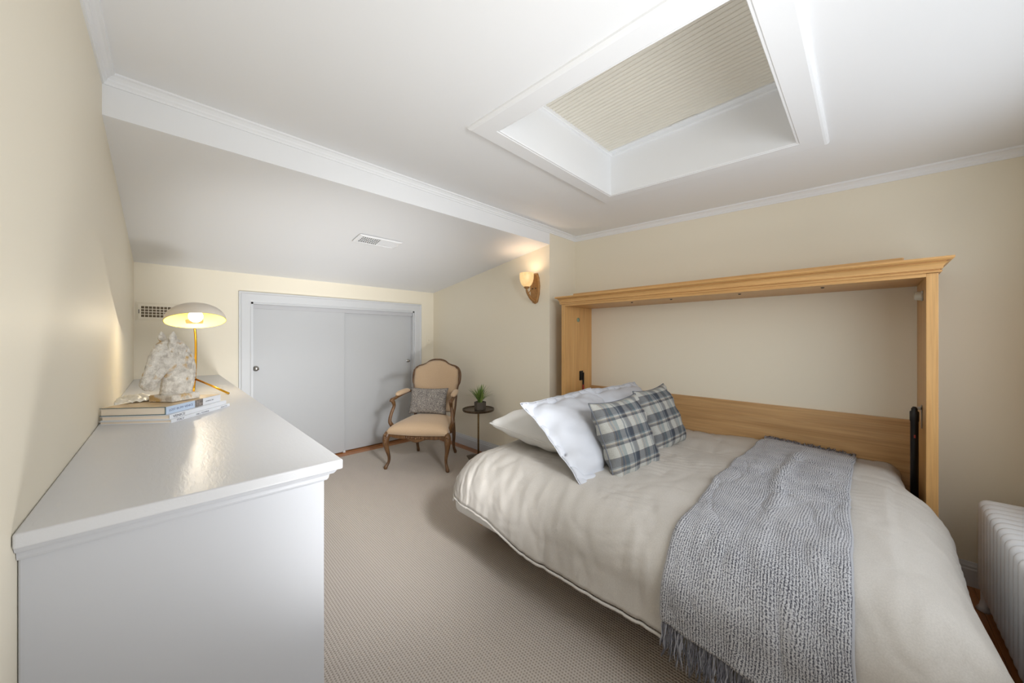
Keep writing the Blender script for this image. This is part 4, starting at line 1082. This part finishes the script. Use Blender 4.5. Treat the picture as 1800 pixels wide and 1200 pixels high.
pl = thing('potted_plant', 'small spiky green grass plant in a hexagonal charcoal pot on the side table', 'plant', (tx_+0.015, ty_-0.012, 0.0045+zt), 0.35)
g = G(); vs = []
for r, z in ((0.052, 0.0), (0.062, 0.002), (0.064, 0.082), (0.056, 0.082), (0.052, 0.066)):
    for k in range(6): a = PI/3*k; vs.append((r*math.cos(a), r*math.sin(a), z))
fs = [(i*6+j, i*6+(j+1) % 6, (i+1)*6+(j+1) % 6, (i+1)*6+j) for i in range(4) for j in range(6)]+[(5, 4, 3, 2, 1, 0)]
g.add(vs, fs); pt = g.make('pot', M['pot'], pl)
G().lathe([(0, 0.068), (0.05, 0.067)], 6).make('soil', M['soil'], pl)
lv = []
for variant in range(4):
    bend = (0.05, 0.22, 0.45, 0.8)[variant]; L_ = (0.20, 0.19, 0.18, 0.17)[variant]
    vs = []; N = 7
    for k in range(N):
        t = k/(N-1); wd = 0.0078*(1-t)**0.6*(0.6+0.8*t if t < .4 else 1)
        th = bend*t*1.1+bend*0.35; x = L_*t*math.sin(th*0.8+0.02); z = L_*t*math.cos(th*0.75)
        vs += [(x, -wd, z), (x+0.002*(1-t), 0, z-0.0006), (x, wd, z)]
    fs = []
    for k in range(N-1):
        for q in (0, 1): a = k*3+q; fs.append((a, a+1, a+4, a+3))
    me = bpy.data.meshes.new('leaf'); me.from_pydata(vs, [], fs); me.materials.append(M['leaf']); lv.append(me)
random.seed(5)
for k in range(84):
    v = random.choice((0, 0, 1, 1, 2, 2, 2, 3))
    o = bpy.data.objects.new('leaf', lv[v]); COL.objects.link(o); o.parent = pl
    a = random.uniform(0, 2*PI); r = random.uniform(0, 0.022)
    o.location = (r*math.cos(a), r*math.sin(a), 0.066); s = random.uniform(0.75, 1.2)
    o.rotation_euler = (random.uniform(-.12, .12), random.uniform(-.05, .2), a+random.uniform(-.5, .5)); o.scale = (s, s, s*random.uniform(.85, 1.0))

# ------------------------------------------------------------------ wall sconce
sy, sz = 2.30, 1.79
sn = thing('wall_sconce', 'lit amber glass bell sconce on a curved bronze arm beside the wall corner', 'sconce', (AX, sy, sz))
# shield backplate
bp = [(0.0, 0.150), (0.035, 0.146), (0.052, 0.10), (0.062, 0.02), (0.056, -0.06), (0.034, -0.135), (0.0, -0.150)]
poly = bp+[(-a, b) for a, b in bp[-2:0:-1]]; n = len(poly)
vs = []
for x, s in ((0, 1), (-0.010, 1), (-0.018, 0.80), (-0.018, 0.5)): vs += [(x, a*s, b*(s*.5+.5 if s < 1 else 1)) for a, b in poly]
fs = [(i*n+j, i*n+(j+1) % n, (i+1)*n+(j+1) % n, (i+1)*n+j) for i in range(3) for j in range(n)]+[tuple(3*n+j for j in range(n))]
G().add(vs, fs)
g = G(); g.add(vs, fs); g.make('backplate', M['sconce_metal'], sn)
arm = smooth_path([(-0.016, 0, -0.118), (-0.035, 0, -0.118), (-0.075, 0, -0.095), (-0.115, 0, -0.050), (-0.128, 0, -0.022), (-0.128, 0, -0.008)], 4)
G().tube(arm, interp([0.016, 0.016, 0.014, 0.013, 0.010, 0.012], 4), 12).make('arm', M['sconce_metal'], sn, True)
arm2 = smooth_path([(-0.105, 0, -0.055), (-0.075, 0, -0.025), (-0.052, 0, 0.03), (-0.036, 0, 0.095), (-0.030, 0, 0.135)], 4)
G().tube(arm2, 0.0045, 8).make('arm', M['sconce_metal'], sn, True)
for z in (0.012, -0.012): G().ball((-0.021, 0.02 if z > 0 else -0.02, 0), 0.006, 10, 8).make('screw', M['screw'], sn, True)
G().lathe([(0, -0.012), (0.020, -0.010), (0.027, 0.0), (0.028, 0.006), (0.0, 0.008)], 24, (-0.128, 0, 0.0)).make('cup', M['sconce_metal'], sn, True)
pr2 = [(0.018, 0.004), (0.032, 0.010), (0.048, 0.026), (0.060, 0.052), (0.067, 0.085), (0.069, 0.112), (0.067, 0.136)]
sg_ = G().lathe(pr2+[(a-0.004, b+0.001) for a, b in pr2[::-1]], 36, (-0.128, 0, 0)).make('glass_shade', M['amber'], sn, True)
l = bpy.data.lights.new('sconce_bulb_light', 'POINT'); l.energy = 1.15; l.color = (1, 0.90, 0.76); l.shadow_soft_size = 0.03
lo = bpy.data.objects.new('sconce_bulb_light', l); COL.objects.link(lo); lo.parent = sn; lo.location = (-0.128, 0, 0.09)

# ------------------------------------------------------------------ vents and wall plate
def vent(name, label, loc, rot, Wd, Hh, ncol, nrow, split, mat):
    e = thing(name, label, 'vent', loc); e.rotation_euler = rot     # local: x right, y up, z out of the wall
    box('backing', -Wd/2+.012, Wd/2-.012, -Hh/2+.012, Hh/2-.012, 0.0002, 0.0012, M['dark'] if split else simple('vent_recess', srgb(112, 98, 78), 0.9), e)
    iw, ih = Wd/2-0.03, Hh/2-(0.022 if split else 0.033)
    ring('frame', [(-iw, -ih, 0), (iw, -ih, 0), (iw, ih, 0), (-iw, ih, 0)], (0, 0, 1), [(0, 0.0005), (0, 0.008), (0.014, 0.008), (Wd/2-iw, 0.0005)], mat, e)
    x1 = iw if not split else 0.0
    s0_ = None
    for k in range(ncol+1):
        x = -iw+(x1+iw)*k/ncol
        if s0_ is None: s0_ = box('slat', -.0022, .0022, -ih, ih, 0.003, 0.0075, mat, e); s0_.location = (x, 0, 0)
        else: dupc(s0_, e, (x, 0, 0))
    s1 = None
    for k in range(1, nrow):
        yy = -ih+2*ih*k/nrow
        if s1 is None: s1 = box('cross_slat', -iw, x1, -.0028, .0028, 0.0014, 0.005, mat, e); s1.location = (0, yy, 0)
        else: dupc(s1, e, (0, yy, 0))
    if split:
        s2 = None
        for k in range(14):
            x = x1+.004+(iw-x1-.004)*(k+.5)/14
            if s2 is None:
                s2 = G(); s2.add([(-.0055, -ih, .0015), (.0045, -ih, .0075), (.0045, ih, .0075), (-.0055, ih, .0015), (-.0055, -ih, .0005), (.0045, -ih, .0065), (.0045, ih, .0065), (-.0055, ih, .0005)], [(0, 1, 2, 3), (7, 6, 5, 4), (0, 4, 5, 1), (2, 6, 7, 3), (1, 5, 6, 2), (3, 7, 4, 0)])
                s2 = s2.make('louvre', mat, e); s2.location = (x, 0, 0)
            else: dupc(s2, e, (x, 0, 0))
    G().box(iw+.008 if split else -iw-.012, iw+.012 if split else -iw-.008, -.016, .016, .006, .011).make('lever', M['screw'] if not split else mat, e)
    return e
vent('wall_vent', 'cream wall register behind the lamp shade on the closet wall', (0.008, FY-.001, 1.519), (PI/2, 0, 0), 0.37, 0.155, 14, 4, False, M['wall'])
sl = math.atan2(SLZ1-SLZ0, FY-2.15)
# frame of the slope: x across, y up-slope, z pointing down out of the ceiling
vx, vy = 1.255, 2.855
vent('ceiling_vent', 'white ceiling register on the sloped alcove ceiling', (vx, vy, slz(vx, vy)-.001), (PI+sl, 0, 0), 0.36, 0.16, 9, 4, True, M['ceiling'])
e = thing('switch_plate', 'small cream switch plate between closet casing and alcove wall', 'switch', (CXY(753.5), FY-.001, 1.27)); e.rotation_euler = (PI/2, 0, 0)
box('plate', -.036, .036, -.058, .058, 0, .005, M['wall'], e, .002); box('toggle', -.005, .005, -.012, .012, .005, .012, M['wall'], e, .001)
